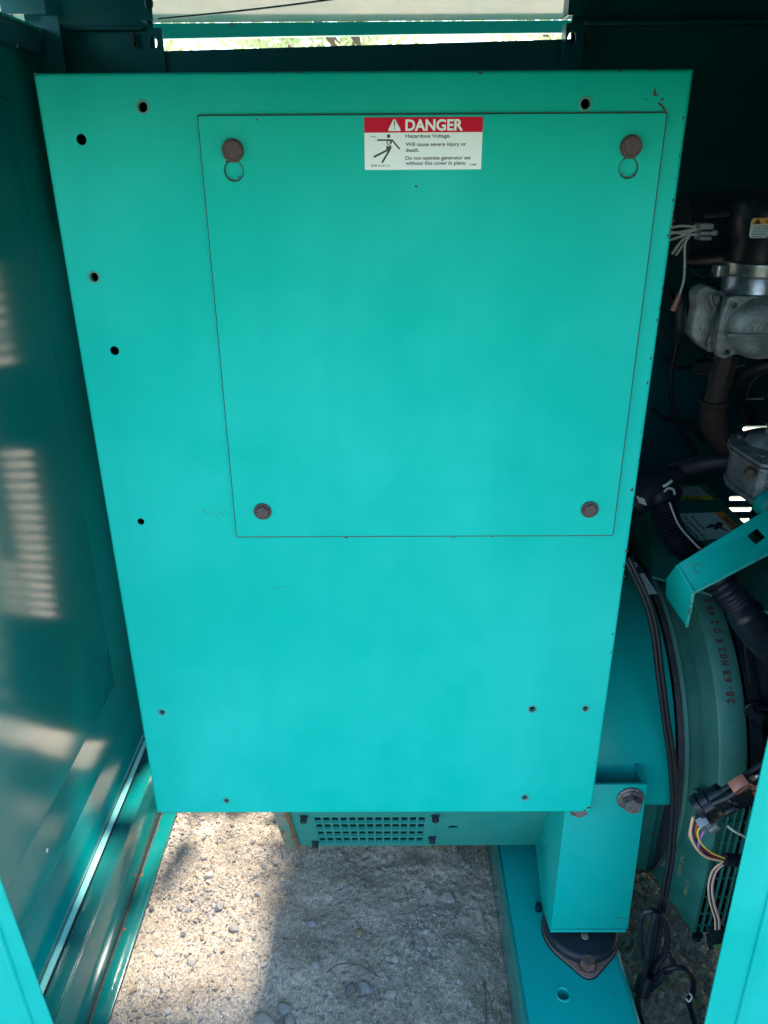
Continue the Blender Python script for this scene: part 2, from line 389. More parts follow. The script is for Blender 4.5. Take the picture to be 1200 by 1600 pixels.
# loop rectangles: offset from outer edge
loops = []
for i in range(N_+1):
    a = R(90*i/N_); inset = .004*(1-math.sin(a)); y = .004*(1-math.cos(a))
    loops.append((inset, y))
loops.append((0, .24))
vs = []; fs = []
for inset, y in loops:
    vs += [(-.305+inset, y, .476+inset), (.305-inset, y, .476+inset), (.305-inset, y, 1.383-inset), (-.305+inset, y, 1.383-inset)]
for i in range(len(loops)-1):
    for k in range(4):
        k2 = (k+1)%4; fs.append((i*4+k, i*4+k2, (i+1)*4+k2, (i+1)*4+k))
fs.append(tuple((len(loops)-1)*4+k for k in range(4)))
b.add(vs, fs); b.build('housing', M_panel, cab, smooth=40)
for px, py, r in holes_ins:
    r *= .86; x, z = front(px, py); b = MB()
    b.lathe([(r+.0011,0),(r+.0010,.0004),(r+.0002,.0007),(r-.0008,.0004),(r-.0010,-.006)], XZ @ Matrix.Translation((x, z, 0)), 24, caps=False)
    me = b
    b.build('threaded_insert', M_old, cab)
# access cover
cv = [front(*q) for q in ((309.5,182),(1040,177.5),(956,833),(372,838))]
cx0 = (cv[0][0]+cv[3][0])/2; cx1 = (cv[1][0]+cv[2][0])/2; cz1 = (cv[0][1]+cv[1][1])/2; cz0 = (cv[2][1]+cv[3][1])/2
CT = .0028
kh = []
def keyhole(px, py, R1=.0098, R2=.0056, up=.017):
    x, z = front(px, py, -CT); pts = []
    a = math.asin(R2/R1)
    pts += circ(x, z, R1, 24, R(90)+a, R(450)-a, False)
    pts += circ(x, z+up, R2, 8, 0, R(180), False)
    return pts
kh = [keyhole(365.5,267), keyhole(982,262.5)]
b = MB(); b.prism(rrect(cx0, cz0, cx1, cz1, .0012, 2), .0006, CT, XZ, kh)
cover = b.build('access_cover', M_panel, cab, smooth=30)
# dark grime line round the cover, in the joint behind its edge
b = MB(); b.prism(rrect(cx0-.0014, cz0-.0024, cx1+.0018, cz1+.0018, .002, 2), .00015, .0007, XZ, [keyhole(365.5,267,.0085,.003,.016), keyhole(982,262.5,.0085,.003,.016)])
b.build('gasket_line', mat("joint_grime", (.012,.115,.105), .8, var=(.06,.04,.03), vs=60, vamt=.9), cab)
for px, py in ((363,235),(987,229)):
    x, z = front(px, py, -.006); b = MB()
    b.lathe([(.0106,-.0004),(.0106,.0010),(.0094,.0014),(.0096,.0050),(.0092,.0060),(.0080,.0064),(.0074,.0058),(0,.0060)], XZ @ Matrix.Translation((x, z, CT)), 32)
    b.build('bolt', M_boltd, cab)
    x, z = front(px+2, py+31, -CT)     # grime ring in the keyhole opening
def hexbolt(M, rw, rh, hh, mt=M_boltd, parent=None, name='bolt', rot=0):
    b = MB(); b.lathe([(rw,0),(rw,.12*rw),(rw*.93,.2*rw)], M, 28)
    hx = [(rh*math.cos(R(60*i)+rot), rh*math.sin(R(60*i)+rot)) for i in range(6)]
    v = []; 
    for z_, k in ((.2*rw,1),(hh*.85,1),(hh,.86)): v += [(x*k, y*k, z_) for x, y in hx]
    f = []
    for i in range(2):
        for k in range(6): f.append((i*6+k, i*6+(k+1)%6, (i+1)*6+(k+1)%6, (i+1)*6+k))
    f.append(tuple(range(12,18))); f.append((5,4,3,2,1,0))
    b.add(v, f, M); return b.build(name, mt, parent, smooth=25)
for px, py in ((410,800),(922,797)):
    x, z = front(px, py, -.005); hexbolt(XZ @ Matrix.Translation((x, z, CT)), .0102, .0078, .0055, M_boltd, cab, rot=.3)
# warning label
LM = [front(*q, -CT) for q in ((569,185),(755,181),(753,264),(570,266))]
lx0 = LM[0][0]; lx1 = LM[1][0]; lz1 = (LM[0][1]+LM[1][1])/2; lz0 = (LM[2][1]+LM[3][1])/2
LW, LH = lx1-lx0, lz1-lz0
LF = XZ @ Matrix.Translation((lx0, lz0, CT))
b = MB(); b.prism(rrect(0,0,LW,LH,.0006,2), .0001, .0003, LF); lab = b.build('warning_label', M_white, cab, smooth=0)
tag(lab, 'white and red DANGER hazardous voltage sticker')
U = LW/930.0     # label drawn on a 930 x 405 unit sheet
def lx(a): return (a-145)*U
def ly(a): return LH-(a-120)*LH/405.0
b = MB(); b.prism([(0,ly(236)),(LW,ly(236)),(LW,LH),(0,LH)], .0003, .0004, LF); b.build('red_header_band', M_red, lab, smooth=0)
b = MB(); b.text('DANGER', lx(468), ly(220), ly(138)-ly(220), LF, lx(920)-lx(468), .030, .00046)
b.prism([(lx(334),ly(224)),(lx(430),ly(224)),(lx(428),ly(208)),(lx(388),ly(136)),(lx(374),ly(136)),(lx(336),ly(208))], .00042, .00047, LF)
b.build('white_lettering', M_white, lab, smooth=0)
b = MB()
for t, x_, y_, w_, h_ in (('Hazardous Voltage.',470,276,355,24),('Will cause severe injury or',470,340,480,24),('death.',470,385,110,24),
        ('Do not operate generator set',470,446,520,24),('without this cover in place.',470,487,485,24)):
    b.text(t, lx(x_), ly(y_), (h_+2)*U, LF, w_*U, .022, .00038)
b.text('098-5347.G', lx(194), ly(502), 18*U, LF, 152*U, .0, .00038)
b.text('<TMI>', lx(980), ly(496), 14*U, LF, 64*U, .02, .00038, shear=.3)
b.prism([(lx(377),ly(148)),(lx(386),ly(148)),(lx(384),ly(196)),(lx(379),ly(196))], .00048, .00052, LF)
b.prism(circ(lx(381.5),ly(206),4.5*U,10), .00048, .00052, LF)
b.build('dark_lettering', M_ink, lab, smooth=0)
b = MB()
def limb(pts, w):
    for (ax_, ay), (bx, by) in zip(pts, pts[1:]):
        d = Vector((bx-ax_, -(by-ay)))
        a_ = math.atan2(d.y, d.x); r_ = w*U
        A = (lx(ax_), ly(ay)); B_ = (lx(bx), ly(by))
        poly = circ(A[0], A[1], r_, 8, a_+math.pi/2, a_+3*math.pi/2, False)+circ(B_[0], B_[1], r_, 8, a_-math.pi/2, a_+math.pi/2, False)
        b.prism(poly, .00036, .00040+random.random()*.00003, LF)
b.prism(circ(lx(336),ly(263),14*U,18), .00036, .00041, LF)
limb([(250,293),(345,293)],6); limb([(365,295),(421,361)],6); limb([(332,368),(221,422)],7.5); limb([(342,372),(286,464)],7.5)
b.prism([(lx(318),ly(290)),(lx(366),ly(288)),(lx(360),ly(320)),(lx(332),ly(338)),(lx(318),ly(316))], .00036, .000405, LF)
b.prism([(lx(318),ly(332)),(lx(332),ly(344)),(lx(356),ly(330)),(lx(358),ly(360)),(lx(342),ly(378)),(lx(316),ly(370))], .00036, .000405, LF)
limb([(196,264),(210,268)],2); limb([(210,268),(224,264)],2); limb([(224,264),(238,275)],2)
b.build('shocked_figure_pictogram', M_ink, lab, smooth=0)
b = MB()
b.prism([(lx(300),ly(300)),(lx(350),ly(303)),(lx(340),ly(322)),(lx(352),ly(318)),(lx(330),ly(338)),(lx(338),ly(318)),(lx(322),ly(322)),(lx(332),ly(306))], .00045, .00048, LF)
b.build('bolt_flash', M_white, lab, smooth=0)
# scratches and chips in the paint
def chips(lst, parent, mt, y, name='paint_chip'):
    b = MB()
    for px, py, a, c, ang in lst:
        x, z = front(px, py, -y); n = 9; pts = []
        s = 1/F*.93
        for i in range(n):
            t = 2*math.pi*i/n; k = .75+.5*random.random()
            X_ = a*s*math.cos(t)*k; Z_ = c*s*math.sin(t)*k
            pts.append((x+X_*math.cos(ang)-Z_*math.sin(ang), z+X_*math.sin(ang)+Z_*math.cos(ang)))
        b.prism(pts, y-.0001, y+.00015, XZ)
    o = b.build(name, mt, parent, smooth=0); o['kind'] = 'stuff'; return o
L1 = [(1036,168,7,1.4,-.9),(1031,163,3,1.2,-.7),(1023,144,1.6,4,.0),(1026,148,3,1,.3),(1035,155,2.4,1.2,.2),(1009,155,1.2,1.2,0),(941,178,1.4,3.5,.3),
      (1052,334,.8,4,0),(1050,350,.8,3,0),(1053,345,.7,2,.2),(1047,362,.9,2.5,0),(1046,372,.8,1.8,0),(1048,357,.8,1.5,0),
      (987,766,2.4,2,0),(979,861,2.2,2.6,.5),(975,900,2,1.6,0),(920,1262,5,2.4,.3),(913,1266,3,1.5,0),(988,1108-345,1.4,1.2,.3),
      (970,110,2,1,0),(1018,109.5,4,.8,0),(650,109,3,.7,0),(428,112,2,.7,0),(985,178,3,1.0,0),(1005,177,4,1.1,0),(312,182,4,1.2,.2),(332,181,9,.8,.0),(360,180.5,5,.8,0)]
for i in range(34):
    side = random.random()
    if side < .45: L1.append((lambda t: (1083-160*t+random.uniform(-5,-1), 110+1160*t, random.uniform(.5,1.5), random.uniform(.6,2.6), .1))(random.random()))
    elif side < .65: L1.append((lambda t: (52+195*t+random.uniform(1,4), 113+1158*t, random.uniform(.5,1.3), random.uniform(.6,2), .1))(random.random()))
    elif side < .85: L1.append((random.uniform(60,1070), 112+random.uniform(0,2.5), random.uniform(.8,3), random.uniform(.4,1), 0))
    else: L1.append((random.uniform(380,950), 839+random.uniform(-.5,1.5), random.uniform(1,4), random.uniform(.4,.8), 0))
chips(L1, cab, M_chip, 0.0)
L2 = [(650,291,1.8,1.2,0),(401,187,1.2,1.2,0),(362,281.5,2.6,1.1,.1),(374,277,1.5,1.3,.9),(972,273,1.6,1.2,0),(981,277,3,1.1,0),(991,273,1.8,2.0,0),(354,252,1.2,2.2,-.7)]
chips(L2, cab, M_chip, CT)
L3 = [(322,800,.5,7,.5),(330,804,.5,6,.5),(338,806,.5,6,.6),(345,801,.5,8,.5),(316,797,.4,5,.5),(354,798,.4,6,.4),(360,790,.4,5,.5),(440,917,14,.35,.05),(430,920,7,.3,.1),(366,802,.4,7,0)]
chips(L3, cab, mat("scuff_mark", (.01,.20,.19), .6), 0.0, 'scuff')
# folded end flange on top, glimpsed conduit stub under the cabinet
b = MB(); b.box((-.305,.01,.470),(.305,.24,.4755)); b.build('underside_flange', M_paint, cab)

# ---------------------------------------------------------------- alternator with sloping vent plate below the cabinet
alt = empty('alternator', (0, .36, .31), 'teal alternator housing under the cabinet with a square-hole vent plate', 'generator')
A0 = P(430, 1264, Y=.13); sl_ = R(62.5); ndir = Vector((0, math.cos(sl_), -math.sin(sl_)))
nn = Vector((0, -math.sin(sl_), -math.cos(sl_)))
def S(px, py, off=0.0): return PN(px, py, A0+nn*off, nn)
pL = S(476,1322); pB = S(868,1313)
Lup = 0.02
AF = frame(Vector((0, A0.y, A0.z)), Vector((1,0,0)), -ndir)  # local x = right, y = up the slope, z = toward viewer
AFi = AF.inverted()
def sl2(px, py, off=0.0): q = AFi @ S(px, py, off); return (q.x, q.y)
x0 = sl2(452,1275)[0]; x1 = sl2(880,1290)[0]; ybot = sl2(476,1321)[1]
gx0 = sl2(489,1276)[0]; gx1 = sl2(666,1276)[0]
rows = [sl2(570, y_)[1] for y_ in (1276.5,1286,1297,1308)]
rp = rows[1]-rows[2]; cpitch = (gx1-gx0)/13.0
hol = []
for j in range(4):
    yc = sl2(570, (1279.5,1290,1301,1311)[j])[1]
    for i in range(13):
        xc = gx0+(i+.5)*cpitch; hw = cpitch*.38; hh = rp*.37
        hol.append(rrect(xc-hw, yc-hh, xc+hw, yc+hh, .0022, 2))
hx_, hy_ = sl2(708,1293)
b = MB(); b.prism([(x0,ybot),(x1,ybot),(x1,.03),(x0,.03)], -.003, 0, AF, hol+[circ(hx_,hy_,.010,20)]); b.build('sloping_face', M_alt, alt, smooth=0)
b = MB(); vx0 = sl2(470,1276)[0]; vx1 = sl2(684,1276)[0]
b.prism([(vx0,ybot+.004),(vx1,ybot+.004),(vx1,.028),(vx0,.028)], .0002, .0022, AF, hol); b.build('vent_plate', M_alt, alt, smooth=0)
for px, py in ((475,1277),(493,1317),(680,1276),(675,1310)):
    q = S(px, py-4); hexbolt(AF @ Matrix.Translation(AFi @ q) @ Matrix.Translation((0,0,.0022)), .0072, .0056, .011, M_black, alt)
# rusty end lip at the left
b = MB(); e0 = sl2(428,1272)[0]
b.prism([(e0,ybot-.012),(x0+.0005,ybot-.012),(x0+.0005,.03),(e0,.03)], -.004, .003, AF); b.build('end_plate', mat("chipped_end_paint", (.06,.24,.20), .6, var=(.30,.22,.13), vs=25, vamt=.8, bump=.8, bs=120, spots=(.16,.06,.02), sscale=70, sthr=.56), alt, bevel=.001)
b = MB(); b.prism([(x0-.004,ybot-.012),(x0+.002,ybot-.012),(x0+.002,.03),(x0-.004,.03)], .003, .0042, AF); b.build('rusty_edge', mat("edge_rust", (.22,.09,.04), .8, var=(.08,.04,.03), vs=80, vamt=.8, bump=.6), alt)
# body behind: boxes/drum
bt = AF @ Vector((0, ybot, 0))
b = MB(); b.box((x0+.002, bt.y+.003, bt.z), (x1, .60, bt.z+.004)); b.build('bottom_plate', M_oldd, alt)
b = MB(); b.lathe([(.24,0),(.25,.02),(.25,.22),(.24,.24)], Matrix.Translation((x0+.19,.40,.56)) @ Matrix.Rotation(R(90),4,'Y'), 48); b.build('stator_drum', M_black, alt)
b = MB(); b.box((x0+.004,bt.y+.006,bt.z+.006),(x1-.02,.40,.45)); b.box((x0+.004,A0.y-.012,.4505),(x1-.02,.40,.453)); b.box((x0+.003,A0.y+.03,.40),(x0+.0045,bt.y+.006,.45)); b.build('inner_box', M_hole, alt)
# flat apron right of the vent
# ---------------------------------------------------------------- adapter + flywheel housing (rings about the X axis)
CY, CZ, RR = .363, .378, .286
eng = empty('engine', (.6, CY, .13), 'green and black engine end with flywheel housing at the right of the cabinet', 'engine')
XA = Matrix(((0,0,1,0),(1,0,0,0),(0,1,0,0),(0,0,0,1)))   # local z -> world X, local x -> world Y, local y -> world Z
def XM(x): return Matrix.Translation((x, CY, CZ)) @ XA
prof = [(CY+.30*math.cos(R(a))*.94, CZ+RR*.985*math.sin(R(a))) for a in range(30, 171, 5)]
prof = [(CY+RR*.985*math.cos(R(a)), CZ+RR*.985*math.sin(R(a))) for a in range(0, 171, 4)]
prof += [(CY-RR*.98, .41), (CY-RR*.96,.400), (CY-.20,.3985), (CY-.17,.36), (CY+RR*.9,.36)]
XP = Matrix(((0,0,1,0),(1,0,0,0),(0,1,0,0),(0,0,0,1)))
b = MB(); b.prism(prof, .14, .458, XP); b.build('adapter_housing', M_paint, alt, bevel=.004, smooth=40)
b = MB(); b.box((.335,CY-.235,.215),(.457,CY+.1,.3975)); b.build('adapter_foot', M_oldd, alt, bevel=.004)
b = MB(); b.lathe([(RR+.001,.4585),(RR+.001,.466),(RR-.05,.466)], XM(0), 96, R(60), R(238)); b.build('gasket', M_gasket, eng)
b = MB(); b.lathe([(RR-.004,.4662),(RR-.002,.469),(RR-.006,.4695)], XM(0), 96, R(60), R(238)); b.build('rusty_joint', M_rust, eng)
hp = [(RR-.004,.4696),(RR-.003,.476),(RR-.012,.485),(RR-.012,.494),(RR-.020,.502),(RR-.022,.514),(RR+.010,.516),(RR+.012,.519),(RR+.012,.556),(RR+.008,.560),(RR-.05,.562)]
b = MB(); b.lathe(hp, XM(0), 128); b.build('flywheel_housing', M_old, eng, smooth=50)
b = MB(); b.lathe([(RR+.010,.5625),(RR+.010,.582),(RR-.03,.583)], XM(0), 96, R(95), R(203)); b.build('rubber_seal', M_black, eng)
# upper flange with bolts behind the gasket
b = MB()
fl = [P(992,800,X=.475),P(1020,790,X=.475),P(1040,820,X=.475),P(1062,868,X=.475),P(1060,882,X=.475),P(1045,900,X=.475),P(1010,900,X=.475),P(985,860,X=.475)]
b.prism([(p.y,p.z) for p in fl], .470, .482, XP); b.build('upper_flange', M_oldd, eng, bevel=.002)
for px, py in ((1012,860),(1035,890)):
    q = P(px, py, X=.44)
    M_ = Matrix.Translation((.468, q.y, q.z)) @ Matrix.Rotation(R(-90), 4, 'Y'); hexbolt(M_, .0125, .0098, .018, M_bolt, eng, rot=.4)
# red paint-pen marks on the housing rim
b = MB()
def on_rim(a, x, r=RR+.0124): return Vector((x, CY+r*math.cos(a), CZ+r*math.sin(a)))
def rim_char(ch, px, py, hgt=.0115, flip=True):
    # locate angle whose rim point projects nearest to the pixel
    best = None
    for k in range(100, 230):
        a = R(k); p = on_rim(a, .537); d = p-CAM; zc = d.dot(fwd); y_ = 800-F*d.dot(UP)/zc
        if best is None or abs(y_-py) < best[0]: best = (abs(y_-py), a)
    a = best[1]; o = on_rim(a, .537, RR+.0126); n = Vector((0, math.cos(a), math.sin(a))); tdir = Vector((0, -math.sin(a), math.cos(a)))
    Fm = frame(o, -tdir, Vector((-1,0,0)))
    b.text(ch, -.004, -hgt/2, hgt, Fm, .0034 if ch == "-" else .0070, .03, .0)
for ch, y_ in (('0',938),('8',949),('4',960),('2',974),('0',986),('K',1001),('2',1014),('0',1024),('N',1034),('3',1050),('6',1060),('-',1072),('8',1086),('2',1097)):
    rim_char(ch, 0, y_-45+45)
b.build('red_paint_marks', M_redink, eng, smooth=0)
# black timing cover / block at the right
b = MB(); b.box((.584,.14,.36),(1.05,.25,.735)); b.box((.60,.2502,.36),(1.04,.60,.58)); b.build('engine_block', M_black, eng, bevel=.01)
b = MB()
for zz in (.44,.50,.56,.62): b.box((.60,.128,zz),(1.0,.1405,zz+.006))
for xx in (.615,.66,.71,.77): b.box((xx,.129,.40),(xx+.006,.1402,.67))
b.build('block_ribs', M_plast, eng, bevel=.0015)
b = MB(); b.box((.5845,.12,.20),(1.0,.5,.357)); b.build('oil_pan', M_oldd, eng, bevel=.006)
q = P(1172,1102,Y=.13); hexbolt(XZ @ Matrix.Translation((q.x,q.z,-.12)) , .014, .011, .022, M_plast, eng)
b = MB(); b.sweep([P(1182,1106,Y=.11), P(1230,1106,Y=.11)], .004, 8); b.build('oil_line', M_plast, eng)
q = P(1190,1165,Y=.119); hexbolt(XZ @ Matrix.Translation((q.x,q.z,-.1195)), .011, .008, .006, M_rust, eng)
b = MB(); b.sweep(spline([P(1163,1000,Y=.12),P(1168,1040,Y=.12),P(1173,1068,Y=.12)],6), .0022, 8); b.build('block_wire', M_cable, eng)

# ---------------------------------------------------------------- radiator grille box low on the right
gr = empty('finned_guard', (.6,.05,.2), 'dark green guard box with a wire grille behind the loose connectors', 'guard')
GY = .055
def gp(px, py, y=GY): q = P(px, py, Y=y); return (q.x, q.z)
gl0 = gp(1118,1290)[0]; gz1 = gp(1118,1262)[1]; gz0 = gp(1085,1455)[1]
b = MB(); b.box((gl0+.004,GY+.05,gz0),(gl0+.3,GY+.06,gz1)); b.box((gl0+.004,GY,gz0-.003),(gl0+.3,GY+.05,gz0)); b.build('dark_core', M_hole, gr)
for i in range(12):
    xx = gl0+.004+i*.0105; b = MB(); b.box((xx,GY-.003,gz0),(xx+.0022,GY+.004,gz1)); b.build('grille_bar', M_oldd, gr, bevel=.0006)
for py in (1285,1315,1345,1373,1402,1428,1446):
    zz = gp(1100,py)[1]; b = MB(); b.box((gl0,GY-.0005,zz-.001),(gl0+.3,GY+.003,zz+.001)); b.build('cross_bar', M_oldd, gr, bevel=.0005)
b = MB(); b.add([(gl0,GY-.004,gz0),(gl0+.003,GY-.004,gz0),(gl0+.003,GY-.004,gz1),(gl0,GY-.004,gz1)]+[(.452,GY+.10,gz0+.06),(.455,GY+.10,gz0+.06),(.455,GY+.10,gz1),(.452,GY+.10,gz1)],
      [(0,1,2,3),(4,7,6,5),(0,3,7,4),(1,5,6,2),(0,4,5,1),(3,2,6,7)]); b.build('side_plate', M_oldd, gr, bevel=.001)
b = MB()
A_ = Vector((gl0,GY-.004,0)); B__ = Vector((.452,GY+.10,0)); dd = (A_-B__).normalized()
for t_, px, py in (('R2 1022', 1065,1335),('1108',1073,1375)):
    base = PN(px, py, Vector((gl0,GY-.0045,.2)), dd.cross(Vector((0,0,1))))
    b.text(t_, 0, 0, .006, frame(base, Vector((0,0,-1)), dd), .045 if len(t_)>4 else .03, 0, .0008)
b.build('stencilled_text', mat("faded_yellow_ink", (.28,.30,.10), .7), gr, smooth=0)
q = P(1090,1458,Y=GY); hexbolt(Matrix.Translation((q.x,q.y,gz0-.006)) @ Matrix.Rotation(R(180),4,'X'), .009, .008, .012, M_plast, gr)

# ---------------------------------------------------------------- skid cross beam, isolator, mounting bracket
RZ = .13
pa = P(818,1600,Z=RZ); pb = P(1005,1600,Z=RZ); pc = P(780,1330,Z=RZ)
bx0 = (P(818,1598,Z=RZ).x+P(781,1330,Z=RZ).x)/2; bx1 = P(1004,1598,Z=RZ).x
beam = empty('skid_beam', ((bx0+bx1)/2, .2, 0), 'teal skid beam running away across the ground under the mounting bracket', 'beam')
ip = P(906,1457,Z=RZ)
hb = P(880,1553,Z=RZ)
b = MB()
# top plate with a drilled hole, rolled right shoulder
b.prism([(bx0,-.164),(bx1-.012,-.164),(bx1-.012,.66),(bx0,.66)], RZ-.005, RZ, None, [circ(hb.x,hb.y,.009,24)]); b.build('top_plate', M_paint, beam)
b = MB(); pr = [(bx1-.012,RZ-.005)]+[(bx1-.012+.012*math.sin(R(a)), RZ-.012+.012*math.cos(R(a))) for a in range(0,91,15)]+[(bx1,.004),(bx1-.005,.004),(bx1-.005,RZ-.014)]
YP = Matrix(((1,0,0,0),(0,0,-1,.66),(0,1,0,0),(0,0,0,1)))
b.prism(pr, 0, .824, YP); b.build('right_web', M_paint, beam, smooth=40)
b = MB(); b.box((bx0-.0005,-.164,.004),(bx0+.005,.66,RZ+.0006)); b.build('left_web', M_sill, beam, bevel=.0012)
b = MB(); b.lathe([(.0128,0),(.0122,.0008),(.0100,.0008),(.0088,-.0004),(.0084,-.004),(.0082,-.02)], Matrix.Translation((hb.x,hb.y,RZ)), 28, caps=False); b.build('hole_collar', M_paint, beam)
iso = empty('vibration_isolator', (ip.x, ip.y, RZ), 'black rubber vibration isolator on a rusty diamond plate under the bracket', 'mount')
fb = P(917,1513,Z=RZ); dv = (fb-ip); dv.z = 0; Ld = dv.length; du = dv.normalized(); dp = Vector((-du.y,du.x,0))
IM = frame(Vector((ip.x,ip.y,RZ)), du, dp)
R1 = .062; rt = .018
def teardrop(e=0):
    al = math.acos((R1+e-rt-e)/Ld); pts = []
    pts += circ(Ld,0,rt+e,10,-al,al,False)+circ(0,0,R1+e,20,al,math.pi-al,False)+circ(-Ld,0,rt+e,10,math.pi-al,math.pi+al,False)+circ(0,0,R1+e,20,math.pi+al,2*math.pi-al,False)
    return pts
b = MB(); b.prism(teardrop(), .0003, .0045, IM); b.build('diamond_plate', mat("rusty_plate", (.13,.10,.09), .7, .2, var=(.22,.13,.09), vs=60, vamt=.8, bump=.6, bs=200), iso, bevel=.0008)
b = MB(); b.prism(teardrop(.0018), .0001, .0016, IM); b.build('plate_edge', M_black, iso)
b = MB(); b.lathe([(.059,.0046),(.061,.007),(.0605,.015),(.0585,.0195),(.053,.0215),(0,.0222)], Matrix.Translation((ip.x,ip.y,RZ)), 64); b.build('rubber_body', M_rubber, iso, smooth=50)
hexbolt(Matrix.Translation((fb.x,fb.y,RZ+.0046)), .0155, .0125, .016, M_rust, iso, rot=.2)
q = P(914,1463,Z=RZ+.0224); b = MB(); b.lathe([(.0062,0),(.0062,.0012),(.005,.0018),(0,.0018)], Matrix.Translation((q.x,q.y,RZ+.0223)), 16); b.build('centre_stud', M_zinc, iso)
q = P(842,1415,Z=RZ+.01); b = MB(); b.lathe([(.006,0),(.006,.012),(0,.013)], Matrix.Translation((q.x,q.y,RZ)), 16); b.build('rear_bolt', M_plast, iso)
# bracket
BY = .054
def bp_(px, py, y=BY): q = P(px, py, Y=y); return (q.x, q.z)
brk = empty('mounting_bracket', (ip.x, BY+.05, RZ+.03), 'teal U-shaped mounting bracket bolted to the housing above the isolator', 'bracket')
pts = [bp_(862,1452), bp_(981,1452), bp_(1012,1226), (bp_(880,1226)[0], bp_(1012,1226)[1])]
xl = (bp_(862,1452)[0]+bp_(877,1300)[0])/2; zb = pts[0][1]; zt = pts[2][1]
b = MB(); b.prism([(xl,zb),(pts[1][0],zb),(pts[2][0],zt),(xl,zt)], -.006, 0, Matrix.Translation((0,BY,0)) @ XZ); b.build('front_plate', M_paint, brk, bevel=.0016)
# side gusset (plane X = xl)
XL = xl+.0055
gs = [(BY+.004,zt),(BY+.004,zb+.001)]
for px, py in ((858,1452),(846,1415),(842,1372),(836,1318),(834,1290)): q = P(px, py, X=xl); gs.append((q.y,q.z))
gs.append((gs[-1][0], zt))
b = MB(); b.prism(gs, xl, xl+.005, XP); b.build('side_gusset', M_paint, brk, bevel=.001)
b = MB(); zz = P(914,1463,Z=RZ+.026).z; b.box((xl+.001,BY+.003,RZ+.0275),(pts[1][0]-.001,BY+.10,RZ+.0335)); b.build('bottom_flange', M_paint, brk, bevel=.001)
b = MB(); b.prism([(pts[1][0]-.006,zb),(pts[1][0],zb),(pts[2][0],zt),(pts[2][0]-.006,zt)], -.09, -.0062, Matrix.Translation((0,BY,0)) @ XZ); b.build('right_gusset', M_paint, brk)
for px, py in ((988,1256),(904,1262)):
    x_, z_ = bp_(px, py, BY-.012); B_M = Matrix.Translation((0,BY,0)) @ XZ @ Matrix.Translation((x_,z_,0))
    b = MB(); b.lathe([(.0195,0),(.020,.001),(.020,.003),(.019,.0036)], B_M, 36); b.build('washer', M_bolt, brk)
    hexbolt(B_M @ Matrix.Translation((0,0,.0038)), .0165, .0135, .017, M_bolt, brk, rot=.55)
chipb = MB()
for px, py, a, c in ((966,1434,3,1.2),(972,1434,2,1.4),(969,1440,2,1),(978,1436,3,.6),(868,1437,3,.5),(880,1436,5,.3),(935,1433,6,.3)):
    x_, z_ = bp_(px, py); s_ = 1/F; chipb.prism([(x_+a*s_*math.cos(t)*random.uniform(.7,1.2), z_+c*s_*math.sin(t)*random.uniform(.7,1.3)) for t in [i*.7 for i in range(9)]], .0001, .0003, Matrix.Translation((0,BY,0)) @ XZ)
o = chipb.build('paint_chip', M_chip, brk, smooth=0); o['kind'] = 'stuff'

# ---------------------------------------------------------------- enclosure: left wall, sill, back wall, posts, roof
WX = -.545; BKY = .64
enc = empty('generator_enclosure', (0, .2, 0), 'teal sheet metal enclosure walls, posts and roof around the generator', 'enclosure')
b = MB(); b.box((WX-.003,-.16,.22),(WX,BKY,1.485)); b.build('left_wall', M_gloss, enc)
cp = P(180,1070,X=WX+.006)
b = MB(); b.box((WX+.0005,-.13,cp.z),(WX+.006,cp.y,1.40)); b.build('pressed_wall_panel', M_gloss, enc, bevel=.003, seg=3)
# lower lip of the wall, slanting inwards
b = MB()
v = [(WX,-.148,.2195),(WX,BKY,.2195),(-.527,BKY,.150),(-.527,-.148,.150),(WX-.003,-.148,.2195),(WX-.003,BKY,.2195),(-.530,BKY,.150),(-.530,-.148,.150)]
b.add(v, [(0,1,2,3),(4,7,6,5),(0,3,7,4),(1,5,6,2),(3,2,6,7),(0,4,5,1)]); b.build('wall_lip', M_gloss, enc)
for px, py in ((153,1275),(73,1329)):
    q = P(px, py, X=-.535); b = MB(); b.lathe([(.0035,0),(.0035,.0008),(0,.0012)], Matrix.Translation(q) @ Matrix.Rotation(R(90),4,'Y'), 14); b.build('rivet', M_white, enc)
# back wall : sheets round an opening between the posts at the top, slotted field at the left, a slot column at the right
topL = P(255,80,Y=BKY); topR = P(880,61,Y=BKY)
def bw(px, py): q = P(px, py, Y=BKY); return (q.x, q.z)
LX0, LX1, LZ0, LZ1 = -.52, -.10, .393, 1.15
slots = []; pitch = .0245; SH = .0112
def slot(a, zz, c, h_=SH): slots.append(rrect(a, zz, c, zz+h_, .004, 2))
for k_ in range(-12, 38):
    zz = LZ0+k_*pitch
    if 0 <= k_ <= 16 or 24 <= k_ <= 31: slot(-.430, zz, -.346, .0142)
    if 0 <= k_ <= 5: slot(-.334, zz, -.272, .0142)
    left = -.262 if k_ < 6 else (-.292 if k_ < 17 else -.315)
    if k_ < 0: left = -.235
    right = -.215+.151*zz+random.uniform(-.045,.03)
    n_ = max(1, round((right-left)/.09)); w_ = (right-left+.008)/n_
    for q_ in range(n_): slot(left+q_*w_, zz, left+q_*w_+w_-.008)  # added slots, out of view, laid out to let sun onto the ground
rs = []
for px, py in ((1178,668),(1164,761),(1161,797),(1190,779-0)):
    pass
q0 = bw(1163,761); q1 = bw(1156,796); rp_ = (q0[1]-q1[1])/2; rx_ = bw(1163,670)[0]
for k in range(-3, 6):
    zc_ = q0[1]+k*rp_
    rs.append(rrect(rx_-.003, zc_-.0052, rx_+.047, zc_+.0052, .004, 3))
    rs.append(rrect(rx_+.062, zc_-.0052, rx_+.112, zc_+.0052, .004, 3))
